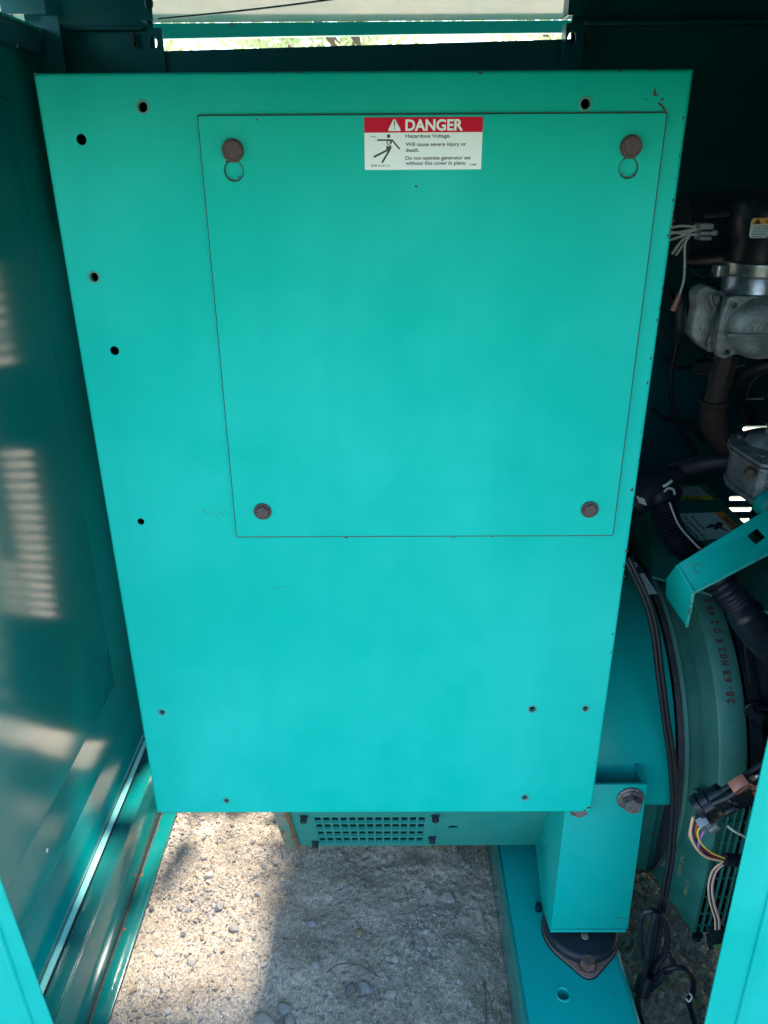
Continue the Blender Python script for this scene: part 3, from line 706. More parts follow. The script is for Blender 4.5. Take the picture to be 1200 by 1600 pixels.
outer = [(-.56,.055),(1.1,.055),(1.1,1.56),(topR[0]+.012,1.56),(topR[0]+.012,topR[2]),(topL[0]-.012,topL[2]),(topL[0]-.012,1.56),(-.56,1.56)]
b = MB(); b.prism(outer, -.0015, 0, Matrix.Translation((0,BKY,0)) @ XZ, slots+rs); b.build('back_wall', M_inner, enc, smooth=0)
for i, z_ in enumerate([q0[1]+k*rp_ for k in range(-3,6)]):    # pressed louvre hoods outside the right hand slots
    for dx in (-.003,.062):
        b = MB(); v = [(rx_+dx,BKY+.001,z_+.006),(rx_+dx+.050,BKY+.001,z_+.006),(rx_+dx+.050,BKY+.012,z_-.0022),(rx_+dx,BKY+.012,z_-.0022)]
        v += [(x_,y_,z2+.001) for x_,y_,z2 in v]
        b.add(v, [(0,1,2,3),(4,7,6,5),(0,3,7,4),(1,5,6,2),(3,2,6,7),(0,4,5,1)]); b.build('louvre_hood', M_old, enc)
# posts
def post(pxl, pxr, y, z0, z1, hole=None, name='post'):
    a = P(pxl, 100, Y=y).x; c = P(pxr, 100, Y=y).x; hs = []
    for h_ in (hole or []):
        x_ = P(h_[0],h_[1],Y=y).x; z_ = P(h_[0],h_[1],Y=y).z; hs.append([(x_+.0065*math.cos(t), z_+.0095*math.sin(t)) for t in [i*math.pi/10 for i in range(20)]])
    b = MB(); b.prism([(a,z0),(c,z0),(c,z1),(a,z1)], 0, .002, Matrix.Translation((0,y,0)) @ XZ, hs)
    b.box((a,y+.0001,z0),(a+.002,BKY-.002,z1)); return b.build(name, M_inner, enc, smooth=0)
post(227,259,.634,1.22,P(240,40,Y=.61).z, [(240,66)])
post(226,247,.60,P(240,32,Y=.60).z,1.56, [(233,5)])
post(880,909,.61,1.30,P(893,36,Y=.61).z, [(893,60)])
post(881,903,.60,P(893,24,Y=.60).z,1.56)
post(75,102,.58,1.20,P(90,25,Y=.58).z)
post(17,85,.60,P(50,22,Y=.6).z,1.56, name='corner_plate')
for (a, c, y0_, y1_) in ((100,222,44,42),(915,1300,36,26)):
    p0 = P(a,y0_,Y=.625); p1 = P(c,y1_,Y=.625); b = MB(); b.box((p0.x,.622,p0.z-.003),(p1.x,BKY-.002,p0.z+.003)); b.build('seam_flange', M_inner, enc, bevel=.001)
    q = P(a+105 if a == 100 else a+5, 55, Y=.62); b = MB(); b.box((q.x-.002,.622,q.z-.014),(q.x+.002,.636,q.z+.004)); b.build('seam_clip', M_rust, enc)
# opening rim behind
b = MB(); b.box((topL[0],BKY+.0005,.9),(topL[0]+.004,BKY+.03,topL[2]+.0)); b.build('opening_rim', M_inner, enc)
b = MB(); b.box((topR[0]-.008,BKY+.0005,.9),(topR[0]-.004,BKY+.03,topR[2])); b.build('opening_rim', M_inner, enc)
# roof sheets: over the machine and, through the opening, the rear part with its down-turned lip
ZR = 1.565
b = MB(); b.box((-.62,-.50,ZR),(1.15,BKY+.003,ZR+.002)); b.box((-.62,-.502,ZR-.19),(1.15,-.50,ZR+.002)); b.build('roof_with_shade_eave', M_gloss, enc)  # unseen front eave and its lip are added to shade the cabinet top
le = .72
l0 = P(240,60,Y=le); l1 = P(890,51,Y=le); u0_ = P(240,36,Y=le); u1_ = P(890,30,Y=le)
b = MB(); v = [(-.62,BKY+.004,1.552),(1.15,BKY+.004,1.552),(1.15,le,u1_.z),(-.62,le,u0_.z)]
v += [(x_,y_,z_+.002) for x_,y_,z_ in v]
b.add(v, [(0,3,2,1),(4,5,6,7),(0,1,5,4),(1,2,6,5),(2,3,7,6),(3,0,4,7)]); b.build('rear_roof_sheet', mat("roof_underside_paint", (.07,.20,.19), .12, var=(.20,.28,.27), streak=(.16,.19,.185), vs=14, rvar=.04, bump=.06, bs=60), enc)
b = MB(); n = 24
for i in range(1):
    vs = []; fs = []
    for k in range(n+1):
        t = k/n; x_ = -.62+1.77*t; zt_ = u0_.z+(u1_.z-u0_.z)*t; f_ = (x_-l0.x)/(l1.x-l0.x); zb_ = l0.z+(l1.z-l0.z)*f_+.0015*math.sin(f_*2.6)
        vs += [(x_,le+.001,zt_-.0005),(x_,le+.006,zb_),(x_,le+.030,zb_+.001)]
    for k in range(n): fs += [(k*3,k*3+3,k*3+4,k*3+1),(k*3+1,k*3+4,k*3+5,k*3+2)]
    b.add(vs, fs)
b.build('roof_lip', M_paint, enc)
# folded stiffener lying on the rear sheet (the thin dark crease near the top edge)
p0 = P(247,30,Y=BKY+.012); p1 = P(420,12,Y=BKY+.012); p2 = P(600,-12,Y=BKY+.012)
b = MB(); q = spline([Vector((p.x,BKY+.012,p.z)) for i, p in enumerate((p0,p1,p2))], 6); b.sweep(q, .0016, 6); b.build('roof_crease', M_inner, enc)
# left top rail on the side wall
a0_ = P(0,25,X=WX+.03); a1_ = P(72,50,X=WX+.03)
zt_ = (a0_.z+a1_.z)/2; zb_ = P(72,85,X=WX+.03).z
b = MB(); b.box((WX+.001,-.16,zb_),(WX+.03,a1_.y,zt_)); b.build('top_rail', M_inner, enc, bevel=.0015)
b = MB(); b.box((WX-.02,-.16,zt_+.0005),(WX+.034,a1_.y-.02,zt_+.003)); b.build('rail_cap', M_paint, enc)
q = P(27,70,X=WX+.031); b = MB(); b.lathe([(.004,0),(.003,.0012),(0,.0016)], Matrix.Translation(q) @ Matrix.Rotation(R(90),4,'Y'), 14); b.build('rivet', M_bolt, enc)
# right wall far off, keeps the inside dark
b = MB(); b.box((1.10,-.16,.10),(1.103,BKY,ZR)); b.build('right_wall', M_inner, enc)
b = MB(); b.box((-.54,-.17,.002),(1.1,-.166,.06)); b.box((-.54,-.1655,.056),(1.1,-.12,.06)); b.build('front_sill', M_paint, enc)
# near door jambs
JY = -.15
def jamb(pts_px, name, inner_px):
    pts_ = [P(a, c, Y=JY) for a, c in pts_px]
    return pts_
jl0 = P(84,1600,Y=JY); jl1 = P(0,1370,Y=JY)
b = MB(); b.prism([(jl1.x-.35,-.02),(jl0.x+(jl0.x-jl1.x)*.0,-.02),(jl0.x,jl0.z),(jl1.x,jl1.z),(jl1.x-.03,1.60),(jl1.x-.35,1.60)], 0, .002, Matrix.Translation((0,JY,0)) @ XZ)
b.build('left_jamb', M_panel, enc, smooth=0)
jj0 = P(48,1600,Y=JY-.003); jj1 = P(0,1462,Y=JY-.003)
d_ = Vector((jj0.x-jj1.x,0,jj0.z-jj1.z))
b = MB(); b.sweep([Vector((jj0.x,JY-.002,jj0.z))+d_*1.0, Vector((jj1.x,JY-.002,jj1.z)) - d_*8], .0035, 10); b.build('jamb_bead', M_panel, enc)
jr0 = P(1100,1600,Y=JY); jr1 = P(1196,1170,Y=JY)
kx = (jr0.x-jr1.x)/(jr0.z-jr1.z)
b = MB(); b.prism([(jr0.x+kx*(-.02-jr0.z),-.02),(1.12,-.02),(1.12,1.60),(jr1.x+kx*(1.60-jr1.z),1.60)], 0, .002, Matrix.Translation((0,JY,0)) @ XZ); b.build('right_jamb', M_panel, enc, smooth=0)
s0 = P(1152,1600,Y=JY-.003); s1 = P(1200,1412,Y=JY-.003); d_ = s1-s0
b = MB(); b.sweep([s0-d_*1.0, s1+d_*6], .0025, 10); b.build('jamb_bead', M_panel, enc)
# header above the door opening
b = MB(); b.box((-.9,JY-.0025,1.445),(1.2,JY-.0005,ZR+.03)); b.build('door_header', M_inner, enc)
# left base rail: flange, web, bottom lip with rust, and the strip between wall and rail, tinted as if sunlit
rail = empty('base_rail', (-.46,.2,0), 'glossy teal base rail with a rusty seam along the foot of the left wall', 'rail')
def Xat(px, py, z): return P(px, py, Z=z).x
RLZ = .14
fx = (Xat(236,1203,RLZ)+Xat(92,1597,RLZ))/2; gx = (Xat(227,1165,RLZ)+Xat(76,1555,RLZ))/2
lx_ = (Xat(272,1272,.004)+Xat(176,1600,.004))/2; mx_ = (Xat(238,1275,.006)+Xat(133,1600,.006))/2
sx_ = (Xat(221,1155,RLZ)+Xat(69,1543,RLZ))/2
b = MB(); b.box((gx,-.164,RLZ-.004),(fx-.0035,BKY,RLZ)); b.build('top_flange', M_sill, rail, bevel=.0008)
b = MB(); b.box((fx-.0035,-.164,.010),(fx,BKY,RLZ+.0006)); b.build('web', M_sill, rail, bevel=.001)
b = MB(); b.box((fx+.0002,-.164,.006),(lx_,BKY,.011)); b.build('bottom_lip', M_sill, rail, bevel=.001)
b = MB(); pts = [Vector((fx+.0012+.001*noise.noise(Vector((0,y_*9,0))), y_, .0118)) for y_ in [-.16+.02*i for i in range(39)]]
b.sweep(pts, [.0012+.0012*max(0,noise.noise(Vector((5,y_*14,0)))) for y_ in [-.16+.02*i for i in range(39)]], 6); b.build('rusty_weld', M_rust, rail)
b = MB(); b.box((gx-.0022,-.164,RLZ-.004),(gx-.0002,BKY,RLZ+.003)); b.build('dark_seal', M_black, rail)
b = MB(); b.box((sx_-.001,-.164,RLZ-.03),(gx-.0024,BKY,RLZ+.0016)); b.build('pale_edge_strip', mat("sunlit_edge_tint", (.28,.80,.70), .4), rail, bevel=.0006)  # mint colour paints sunlight onto the strip
b = MB(); b.box((sx_-.022,-.164,RLZ-.03),(sx_-.0015,BKY,RLZ+.005)); b.build('outer_seal', M_oldd, rail, bevel=.001)
bits = [(200,1388,2),(210,1365,1.6),(223,1300,1.4),(150,1530,1.5),(222,1367,3),(195,1452,2.6),(188,1428,1)]
b = MB()
for px, py, r_ in bits:
    q = P(px, py, Z=.0112); b.prism(circ(q.x,q.y,r_*1.0/F*1.2,9), .0112, .0116)
o = b.build('rust_spot', mat("orange_rust", (.30,.09,.03), .8), rail, smooth=0); o['kind'] = 'stuff'

# ---------------------------------------------------------------- upper right machinery
ac = empty('air_cleaner', P(1160,380,Y=.34), 'black plastic air cleaner neck with an amber warning sticker at the upper right', 'air cleaner')
c1 = P(1185,430,Y=.33); k_ = 1/F*((c1-CAM).dot(fwd))
b = MB(); a_ = P(1062,362,Y=.42); d2 = P(1300,350,Y=.42); b.sweep(spline([a_, P(1110,358,Y=.42), P(1200,352,Y=.42), d2],8), .052, 28); b.build('intake_duct', M_plast, ac, smooth=50)
b = MB(); b.lathe([(50*k_,.0),(50*k_,.05),(56*k_,.055),(56*k_,.095),(50*k_,.10)], Matrix.Translation(c1+Vector((0,0,.0))), 40); b.build('neck', M_plast, ac, smooth=50)
b = MB(); b.sweep(spline([P(1100,338,Y=.36),P(1140,334,Y=.35),P(1175,330,Y=.34),P(1300,327,Y=.34)],6), .004, 8); b.build('rim_bead', M_black, ac)
WY = .262
lp = [P(*q, Y=WY) for q in ((1172,341),(1262,336),(1262,371),(1170,372))]
FW = frame(lp[3], lp[2]-lp[3], lp[0]-lp[3]); ww = (lp[2]-lp[3]).length; wh = (lp[0]-lp[3]).length
b = MB(); b.prism(rrect(0,0,ww,wh,.004,3), -.001, 0, FW); wl = b.build('warning_label', M_white, ac, smooth=0)
b = MB(); b.prism([(0.0004,wh*.68),(ww,wh*.68),(ww,wh),(.004,wh),(.0008,wh-.003)], .0001, .0003, FW); b.build('amber_band', M_amber, wl, smooth=0)
b = MB(); b.prism([(.003,wh*.71),(.0125,wh*.71),(.0078,wh*.96)], .0004, .0006, FW); b.text('WARNING', .017, wh*.74, wh*.19, FW, .05, .02, .0005)
for i, t_ in enumerate(('-CONTROLES INFLAM','TO PREVENT SERIOUS','AND/OR PROPERTY DAM','READ INSTALLATION','AND SERVICE MANUAL')):
    b.text(t_, .003, wh*(.53-.125*i), wh*.085, FW, ww*.94, .015, .0003)
b.build('dark_lettering', M_ink, wl, smooth=0)
a_ = P(1048,345,Y=.48); c_ = P(1270,330,Y=.48); z2_ = P(1150,415,Y=.48).z
b = MB(); b.box((P(1112,340,Y=.46).x,.46,z2_),(c_.x,.60,P(1150,332,Y=.46).z)); b.build('filter_box', M_plast, ac, bevel=.012, seg=3)
for k in range(5):
    zz = z2_+.008+k*.014; b = MB(); b.box((P(1112,340,Y=.46).x+.012,.456,zz),(c_.x-.01,.4602,zz+.004)); b.build('filter_box_rib', M_plast, ac, bevel=.001)
bh = empty('belt_pulley', P(1215,610,Y=.42), 'dark ribbed belt pulley and hose in the shadow below the carburettor at the right edge', 'pulley')
b = MB(); b.lathe([(.02,-.02),(.055,-.018),(.060,-.012),(.056,-.008),(.060,-.004),(.056,0),(.060,.004),(.056,.008),(.060,.012),(.055,.018),(.02,.02)], axis_frame(P(1225,612,Y=.42), Vector((.8,-.6,.1))), 40); b.build('pulley_wheel', M_black, bh, smooth=30)
b = MB(); b.sweep(spline([P(1230,566,Y=.36),P(1190,574,Y=.37),P(1166,592,Y=.39),P(1158,622,Y=.42),P(1172,656,Y=.46)],8), .011, 14); b.build('coolant_hose', M_rubber, bh, smooth=60)
b = MB(); b.sweep([P(1166,623,Y=.40),P(1200,622,Y=.40)], .0016, 8); b.build('control_rod', M_alu2, bh)
b = MB(); b.sweep([P(1146,575,Y=.38),P(1164,570,Y=.38)], .0014, 8); b.build('clip_wire', M_alu2, bh)
wb = empty('wiring_loom', P(1062,520,Y=.50), 'black wiring loom strands looping in the dark between the cabinet and the carburettor', 'wires')
for pts in ([(1030,430),(1052,470),(1060,520),(1048,590),(1058,660),(1090,712)],[(1080,420),(1098,432),(1110,428),(1122,436)],[(1020,640),(1040,655),(1075,662),(1100,690)],[(1036,560),(1060,575),(1092,572)]):
    b = MB(); b.sweep(spline([P(a,c,Y=.50 if pts[0][0] != 1080 else .30) for a, c in pts],7), .0042 if pts[0][0] != 1080 else .002, 10); b.build('loom_strand', M_cable, wb, smooth=60)
# clamp + throttle body + carburettor casting
cb = empty('carburettor', P(1170,500,Y=.33), 'weathered grey cast carburettor body clamped under the black air cleaner', 'carburettor')
cc = P(1185,452,Y=.33)
b = MB(); b.lathe([(59*k_,.022),(60*k_,.024),(60*k_,.038),(57*k_,.040)], Matrix.Translation(cc), 48)
b.build('hose_clamp', M_alu2, cb, smooth=40)
q = P(1122,422,Y=.30); b = MB(); b.box((q.x-.006,.285,q.z-.008),(q.x+.010,.31,q.z+.008)); b.build('clamp_screw_block', M_alu2, cb, bevel=.002)
b = MB(); b.lathe([(50*k_,-.025),(56*k_,-.02),(56*k_,.018),(54*k_,.022)], Matrix.Translation(cc), 48); b.build('throat_ring', M_alu2, cb, smooth=40)
# lumpy cover casting (seen from its side), facing the camera
KY = .265
def kp(px, py, y=KY): q = P(px, py, Y=y); return (q.x, q.z)
out = [(1138,466),(1150,463),(1210,464),(1290,468),(1300,560),(1240,556),(1200,548),(1180,556),(1150,553),(1132,560),(1122,557),(1119,546),(1122,520),(1130,490)]
KM = Matrix.Translation((0,KY,0)) @ XZ
b = MB(); b.prism([kp(*q) for q in out], -.014, 0, KM, [circ(*kp(1148,477),.0042,14), circ(*kp(1137,550),.0042,14)]); b.build('casting_flange', M_alu, cb, bevel=.0018)
b = MB(); b.prism([kp(*q) for q in [(1150,472),(1300,470),(1300,556),(1205,543),(1180,548),(1158,540),(1134,548),(1126,556),(1124,545),(1136,500)]], -.06, -.0145, KM); b.build('casting_body', M_alu, cb, bevel=.002)
b = MB()
dom = kp(1196,512); M_ = Matrix.Translation((dom[0],KY,dom[1])) @ Matrix(((1,0,0,0),(0,0,-1,0),(0,.78,0,0),(0,0,0,1)))
b.lathe([(.056,.0),(.054,.006),(.048,.014),(.036,.019),(.02,.021),(0,.0215)], M_, 40); b.build('domed_cover', M_alu, cb, smooth=50)
b = MB(); x_, z_ = kp(1128,519); x2, z2 = kp(1300,522); b.box((x_,KY-.0235,z_-.002),(x2,KY-.010,z_+.002)); b.build('parting_rib', M_alu, cb, bevel=.0012)
# middle body with stamped clip and left diaphragm discs
b = MB(); pts = [kp(*q, .30) for q in [(1092,452),(1104,446),(1118,450),(1128,462),(1124,480),(1118,500),(1116,530),(1122,548),(1110,552),(1092,540),(1080,524),(1084,500),(1088,480),(1086,462)]]
b.prism(pts, -.03, 0, Matrix.Translation((0,.30,0)) @ XZ); b.build('side_body', M_alu, cb, bevel=.004, seg=3)
b = MB(); b.sweep(spline([P(1132,462,Y=.285),P(1122,457,Y=.28),P(1112,462,Y=.278),P(1114,474,Y=.278),P(1118,482,Y=.278),P(1111,500,Y=.278),P(1108,520,Y=.278),P(1102,534,Y=.278),P(1104,541,Y=.28)],6), .0018, 6, flat=2.0); b.build('wire_clip', M_alu2, cb)
dc = P(1092,494,Y=.36); ax = Vector((1,-.35,.1))
b = MB(); b.lathe([(0,-.034),(.030,-.034),(.040,-.026),(.043,-.022),(.043,-.018),(.038,-.016),(.046,-.006),(.049,-.003),(.049,.001),(.044,.003),(.044,.02),(.02,.03)], axis_frame(dc, ax), 48); b.build('diaphragm_housing', M_black, cb, smooth=40)
# fuel fittings: union, elbow going down into regulator
fp = empty('fuel_elbow', P(1118,620,Y=.36), 'dark rusty pipe elbow and union below the carburettor', 'pipe')
b = MB(); b.sweep([P(1136,552,Y=.34),P(1124,598,Y=.34)], .019, 8); b.build('union_nut', M_pipe, fp, smooth=20)
b = MB(); b.sweep([P(1128,590,Y=.34),P(1116,628,Y=.34)], .017, 24); b.build('nipple', M_pipe, fp)
b = MB(); q = spline([P(1117,622,Y=.34),P(1114,645,Y=.345),P(1118,668,Y=.35),P(1132,688,Y=.355),P(1160,708,Y=.36)],8)
b.sweep(q, [.0225]*3+[.020]*(len(q)-6)+[.0225]*3, 28); b.build('elbow', M_pipe, fp, smooth=50)
b = MB(); b.sweep([P(1086,574,Y=.35),P(1112,572,Y=.35)], .012, 8); b.build('drain_plug', M_black, fp, smooth=20)
b = MB(); b.sweep([P(1108,572,Y=.35),P(1122,571,Y=.35)], .017, 20); b.build('plug_boss', M_black, fp)
# regulator
rg = empty('gas_regulator', P(1175,730,Y=.25), 'grey die-cast gas regulator with a flanged lid at the right edge', 'regulator')
RY = .24
tp = [P(*q, Y=y_) for q, y_ in (((1139,686),.27),((1150,676),.30),((1230,672),.33),((1240,720),.22),((1196,724),.215),((1170,712),.24))]
topz = sum(p.z for p in tp)/6
tp2 = [P(a,c,Z=topz) for a, c in ((1138,684),(1142,677),(1156,674),(1180,668),(1260,664),(1260,728),(1204,727),(1188,724),(1172,714),(1142,694))]
b = MB(); b.prism([(p.x,p.y) for p in tp2], topz-.006, topz); b.build('lid', M_alu, rg, bevel=.0016)
b = MB(); b.prism([(p.x,p.y) for p in tp2], topz-.0078, topz-.0061); b.build('red_gasket', M_rust, rg)
b = MB(); b.prism([(p.x,p.y) for p in tp2], topz-.013, topz-.0079); b.build('flange', M_alu, rg, bevel=.0012)
b = MB(); ctr = Vector((sum(p.x for p in tp2)/10, sum(p.y for p in tp2)/10,0)); bo = [(ctr.x+(p.x-ctr.x)*.86, ctr.y+(p.y-ctr.y)*.86) for p in tp2]
bl = P(1175,792,Y=min(p.y for p in tp2)+.01).z
b.prism(bo, bl+.008, topz-.013); b.build('body', M_alu, rg, bevel=.003)
b = MB(); b.prism([(ctr.x+(p.x-ctr.x)*.93, ctr.y+(p.y-ctr.y)*.93) for p in tp2], bl, bl+.0075); b.build('base_flange', M_alu, rg, bevel=.0015)
b = MB(); dm = P(1215,692,Z=topz); b.lathe([(.045,0),(.040,.008),(.026,.014),(.020,.016),(.018,.03),(.012,.034),(0,.034)], Matrix.Translation((dm.x,dm.y,topz)), 32); b.build('bonnet', M_alu, rg, smooth=50)
q = P(1173,737,Y=min(p.y for p in tp2)+.012); hexbolt(axis_frame(q, Vector((-.5,-1,.1))), .009, .0078, .014, M_rust, rg)
for a, c in ((1155,681),(1193,712)):
    q = P(a, c, Z=topz); b = MB(); b.lathe([(.0055,0),(.0055,.0015),(.004,.0022),(0,.0022)], Matrix.Translation((q.x,q.y,topz)), 14); b.build('screw', M_alu2, rg)
# throttle end of green rocker piece at far right
gp_ = empty('green_pipe_end', P(1198,778,Y=.18), 'rounded green casting end poking in at the right edge above the bracket', 'casting')
b = MB(); b.sweep(spline([P(1186,772,Y=.19),P(1205,790,Y=.18),P(1240,800,Y=.17)],6), [.010,.014,.017]+[.020]*10, 20); b.build('casting', M_paint, gp_, smooth=60)

# rocker housing with caution + warning stickers behind the hoses
rh = empty('alternator_shroud', P(1100,800,Y=.40), 'dark green angled shroud carrying a caution sticker and a rotating parts sticker', 'shroud')
s1_, s2_, s3_, s4_ = P(1050,758,Y=.50), P(1104,756,Y=.50), P(1165,835,Y=.30), P(1050,880,Y=.30)
sn = (s2_-s1_).cross(s3_-s1_).normalized()
if sn.dot(fwd) > 0: sn = -sn
def SP(px, py): return PN(px, py, s1_, sn)
def sheet(pxs, off, t, name, mt, parent, bevel=0):
    ps = [SP(*q) for q in pxs]; Fm = frame(ps[0], ps[1]-ps[0], ps[-1]-ps[0])
    if Fm.col[2].xyz.dot(sn) < 0: Fm = frame(ps[0], ps[1]-ps[0], -(ps[-1]-ps[0]))
    inv = Fm.inverted(); pl = [((inv @ p).x, (inv @ p).y) for p in ps]
    b = MB(); b.prism(pl, off-t, off, Fm); return b.build(name, mt, parent, bevel=bevel, smooth=0), Fm
sheet([(1015,756),(1102,756),(1215,870),(1215,960),(1020,900)], 0, .004, 'sloping_plate', M_oldd, rh)
sheet([(1050,762),(1092,760),(1116,781),(1052,781)], .0006, .0004, 'caution_label', mat("caution_sticker_white",(.40,.43,.45),.5), rh)
sheet([(1052,776),(1110,775),(1116,781.5),(1052,781.5)], .0010, .0003, 'yellow_band', M_yellow, rh)
wo, wf = sheet([(1058,803),(1128,801),(1152,838),(1086,846)], .0008, .0004, 'warning_label', M_white, rh)
sheet([(1117,801.5),(1130,800),(1155,825),(1143,829)], .0013, .0003, 'orange_band', M_orange, rh)
b = MB()
def st(t_, pa_, pb_, hp_, mt=None):
    A = PN(*pa_, s1_+sn*.0016, sn); B_ = PN(*pb_, s1_+sn*.0016, sn); dx = (B_-A); L_ = dx.length
    yv = PN(*hp_, s1_+sn*.0016, sn)-A; Fm = frame(A, dx, yv); hh = abs((Fm.inverted() @ (A+yv)).y)
    if Fm.col[2].xyz.dot(sn) < 0: Fm = Fm @ Matrix.Diagonal((1,1,-1,1))
    b.text(t_, 0, 0, hh, Fm, L_, .02, .0)
st('Rotating parts.', (1078,806), (1100,828), (1082,804))
st('Can cause severe injury', (1067,807), (1102,843), (1071,805))
st('Do not operate without', (1061,812), (1091,843), (1065,810))
st('guards in place.', (1058,819), (1072,834), (1062,817))
st('CAUTION', (1098,781), (1062,781), (1097,776.5))
for k in range(4): st('_'*26, (1060,765+3.6*k), (1094+4*k,765+3.6*k), (1060,763.4+3.6*k))
st('WARNING', (1126,808), (1150,829), (1131,804))
hp = [(1102,824),(1112,818),(1116,820),(1122,815),(1130,817),(1128,824),(1138,829),(1136,830),(1124,825),(1120,828),(1114,826),(1117,823),(1108,825)]
ps = [PN(*q, s1_+sn*.0016, sn) for q in hp]; Fm = frame(ps[0], ps[1]-ps[0], ps[-1]-ps[0]); inv = Fm.inverted()
b.prism([((inv@p).x,(inv@p).y) for p in ps], -.0001, .0001, Fm)
b.build('dark_lettering', M_ink, rh, smooth=0)
# corrugated hoses
def hose(name, label, pts, r, pitch_, mt=M_rubber, amp=.09, ends=None, cat='hose', group='corrugated black hoses over the engine'):
    q = spline(pts, 40); out = [q[0]]; acc = 0; step = pitch_/4; rr = []
    d = 0; lens = [0]
    for a, c in zip(q, q[1:]): d += (c-a).length; lens.append(d)
    n_ = int(d/step); res = []; j = 0
    for i in range(n_+1):
        s_ = i*step
        while j < len(lens)-2 and lens[j+1] < s_: j += 1
        t = (s_-lens[j])/max(1e-9, lens[j+1]-lens[j]); res.append(q[j].lerp(q[j+1], t)); rr.append(r*(1+amp*(1,.2,-1,.2)[i%4]))
    b = MB(); b.sweep(res, rr, 22); o = b.build(name, mt, None, smooth=60); tag(o, label, cat, group); return o
hose('corrugated_hose', 'dark corrugated hose running right from the tape blob below the pipe elbow', [P(1030,752,Y=.30),P(1060,735,Y=.32),P(1100,724,Y=.34),P(1160,716,Y=.38)], .0135, .0042)
hose('corrugated_hose', 'thick corrugated hose curving down past the warning sticker to behind the bracket', [P(1034,778,Y=.28),P(1042,810,Y=.26),P(1058,842,Y=.24),P(1090,870,Y=.22),P(1120,895,Y=.18)], .0195, .0046, amp=.07)
hose('corrugated_hose', 'corrugated hose emerging under the green bracket above the smooth elbow', [P(1118,895,Y=.12),P(1132,918,Y=.10),P(1158,950,Y=.095)], .0195, .0056, amp=.08)
b = MB(); q = spline([P(1150,940,Y=.096),P(1166,962,Y=.093),P(1186,990,Y=.09),P(1215,1018,Y=.09),P(1260,1040,Y=.09)],8); b.sweep(q, [.0205]*6+[.024]*(len(q)-6), 28)
o = tag(b.build('smooth_elbow_hose', M_plast, smooth=60), 'thick smooth black elbow hose leaving at the right edge', 'hose')
b = MB(); b.lathe([(.006,0),(.006,.001),(.0045,.001),(.0045,.0)], axis_frame(P(1193,992,Y=.064), -fwd), 16, caps=False); b.build('moulded_ring', M_black, o); bpy.context.view_layer.update()
# black taped bundle with wire ends
tb = empty('taped_hose_joint', P(1020,762,Y=.28), 'black taped hose joint with grey wire ends beside the cabinet edge', 'hose joint')
b = MB(); v, f = rock_shape(3, 4.2, .036, .03, .024, .2); b.add(v, f, Matrix.Translation(P(1030,768,Y=.28)) @ Matrix.Rotation(.4,4,'Y')); b.build('tape_wrap', M_rubber, tb, smooth=60)
b = MB(); b.sweep([P(985,790,Y=.27),P(1028,757,Y=.28),P(1056,742,Y=.30)], [.022,.026,.016], 16); b.build('sleeve', M_rubber, tb, smooth=60)
b = MB(); b.sweep(spline([P(1038,768,Y=.235),P(1044,763,Y=.23),P(1052,765,Y=.23),P(1054,772,Y=.235)],6), .0018, 8); b.build('wire_loop', W_grey, tb)
b = MB(); b.sweep([P(1036,760,Y=.235),P(1042,757,Y=.233),P(1050,751,Y=.235)], .0022, 8); b.build('tie_end', W_grey, tb)
b = MB(); b.sweep(spline([P(1046,785,Y=.24),P(1054,806,Y=.232),P(1063,824,Y=.222),P(1088,852,Y=.20),P(1096,858,Y=.2)],6), .0015, 8); b.build('loose_wire', W_grey, tb)
b = MB(); c_ = P(1001,779,Y=.24)
for i in range(5): b.sweep([c_+Vector((-.006+.0025*i,0,.004-.001*i)), c_+Vector((-.001+.0025*i,-.002,-.006-.001*i))], .0011, 6)
b.build('cable_tie_head', W_grey, tb)
# wires and connector at the upper right
hw = empty('wire_plug', P(1108,362,Y=.24), 'grey four-way plug with white wires beside the cabinet top right edge', 'connector')
for pts in ([(1040,358),(1062,353),(1094,355)],[(1040,366),(1065,362),(1094,357)],[(1040,377),(1062,370),(1080,361),(1095,358)],[(1045,362),(1070,365),(1096,368)],[(1050,397),(1062,380),(1074,368)],[(1056,399),(1068,382),(1078,368)]):
    b = MB(); b.sweep(spline([P(*q, Y=.24+.003*random.random()) for q in pts],6), .0017, 8); b.build('white_wire', W_grey, hw)
b = MB(); b.sweep(spline([P(1076,366,Y=.235),P(1070,385,Y=.235),P(1070,415,Y=.235),P(1068,440,Y=.235),P(1061,462,Y=.235)],8), .0016, 8); b.build('white_wire', W_grey, hw)
b = MB(); b.sweep([P(1062,459,Y=.235),P(1058,470,Y=.235),P(1051,486,Y=.235)], [.0025,.0035,.0045], 8); b.build('red_spade_terminal', M_brown, hw)
for i,(y0_,y1_) in enumerate(((349,358),(361,367),(369,375))):
    a_ = P(1092,y0_,Y=.232); c_ = P(1112-1.5*i,y1_,Y=.232); b = MB(); b.box((a_.x,.226,c_.z),(c_.x,.248,a_.z)); b.build('plug_body', M_greyp, hw, bevel=.0012)
a_ = P(1113,360,Y=.232); c_ = P(1120,368,Y=.232); b = MB(); b.box((a_.x,.230,c_.z),(c_.x,.242,a_.z)); b.build('latch', M_greyp, hw, bevel=.001)

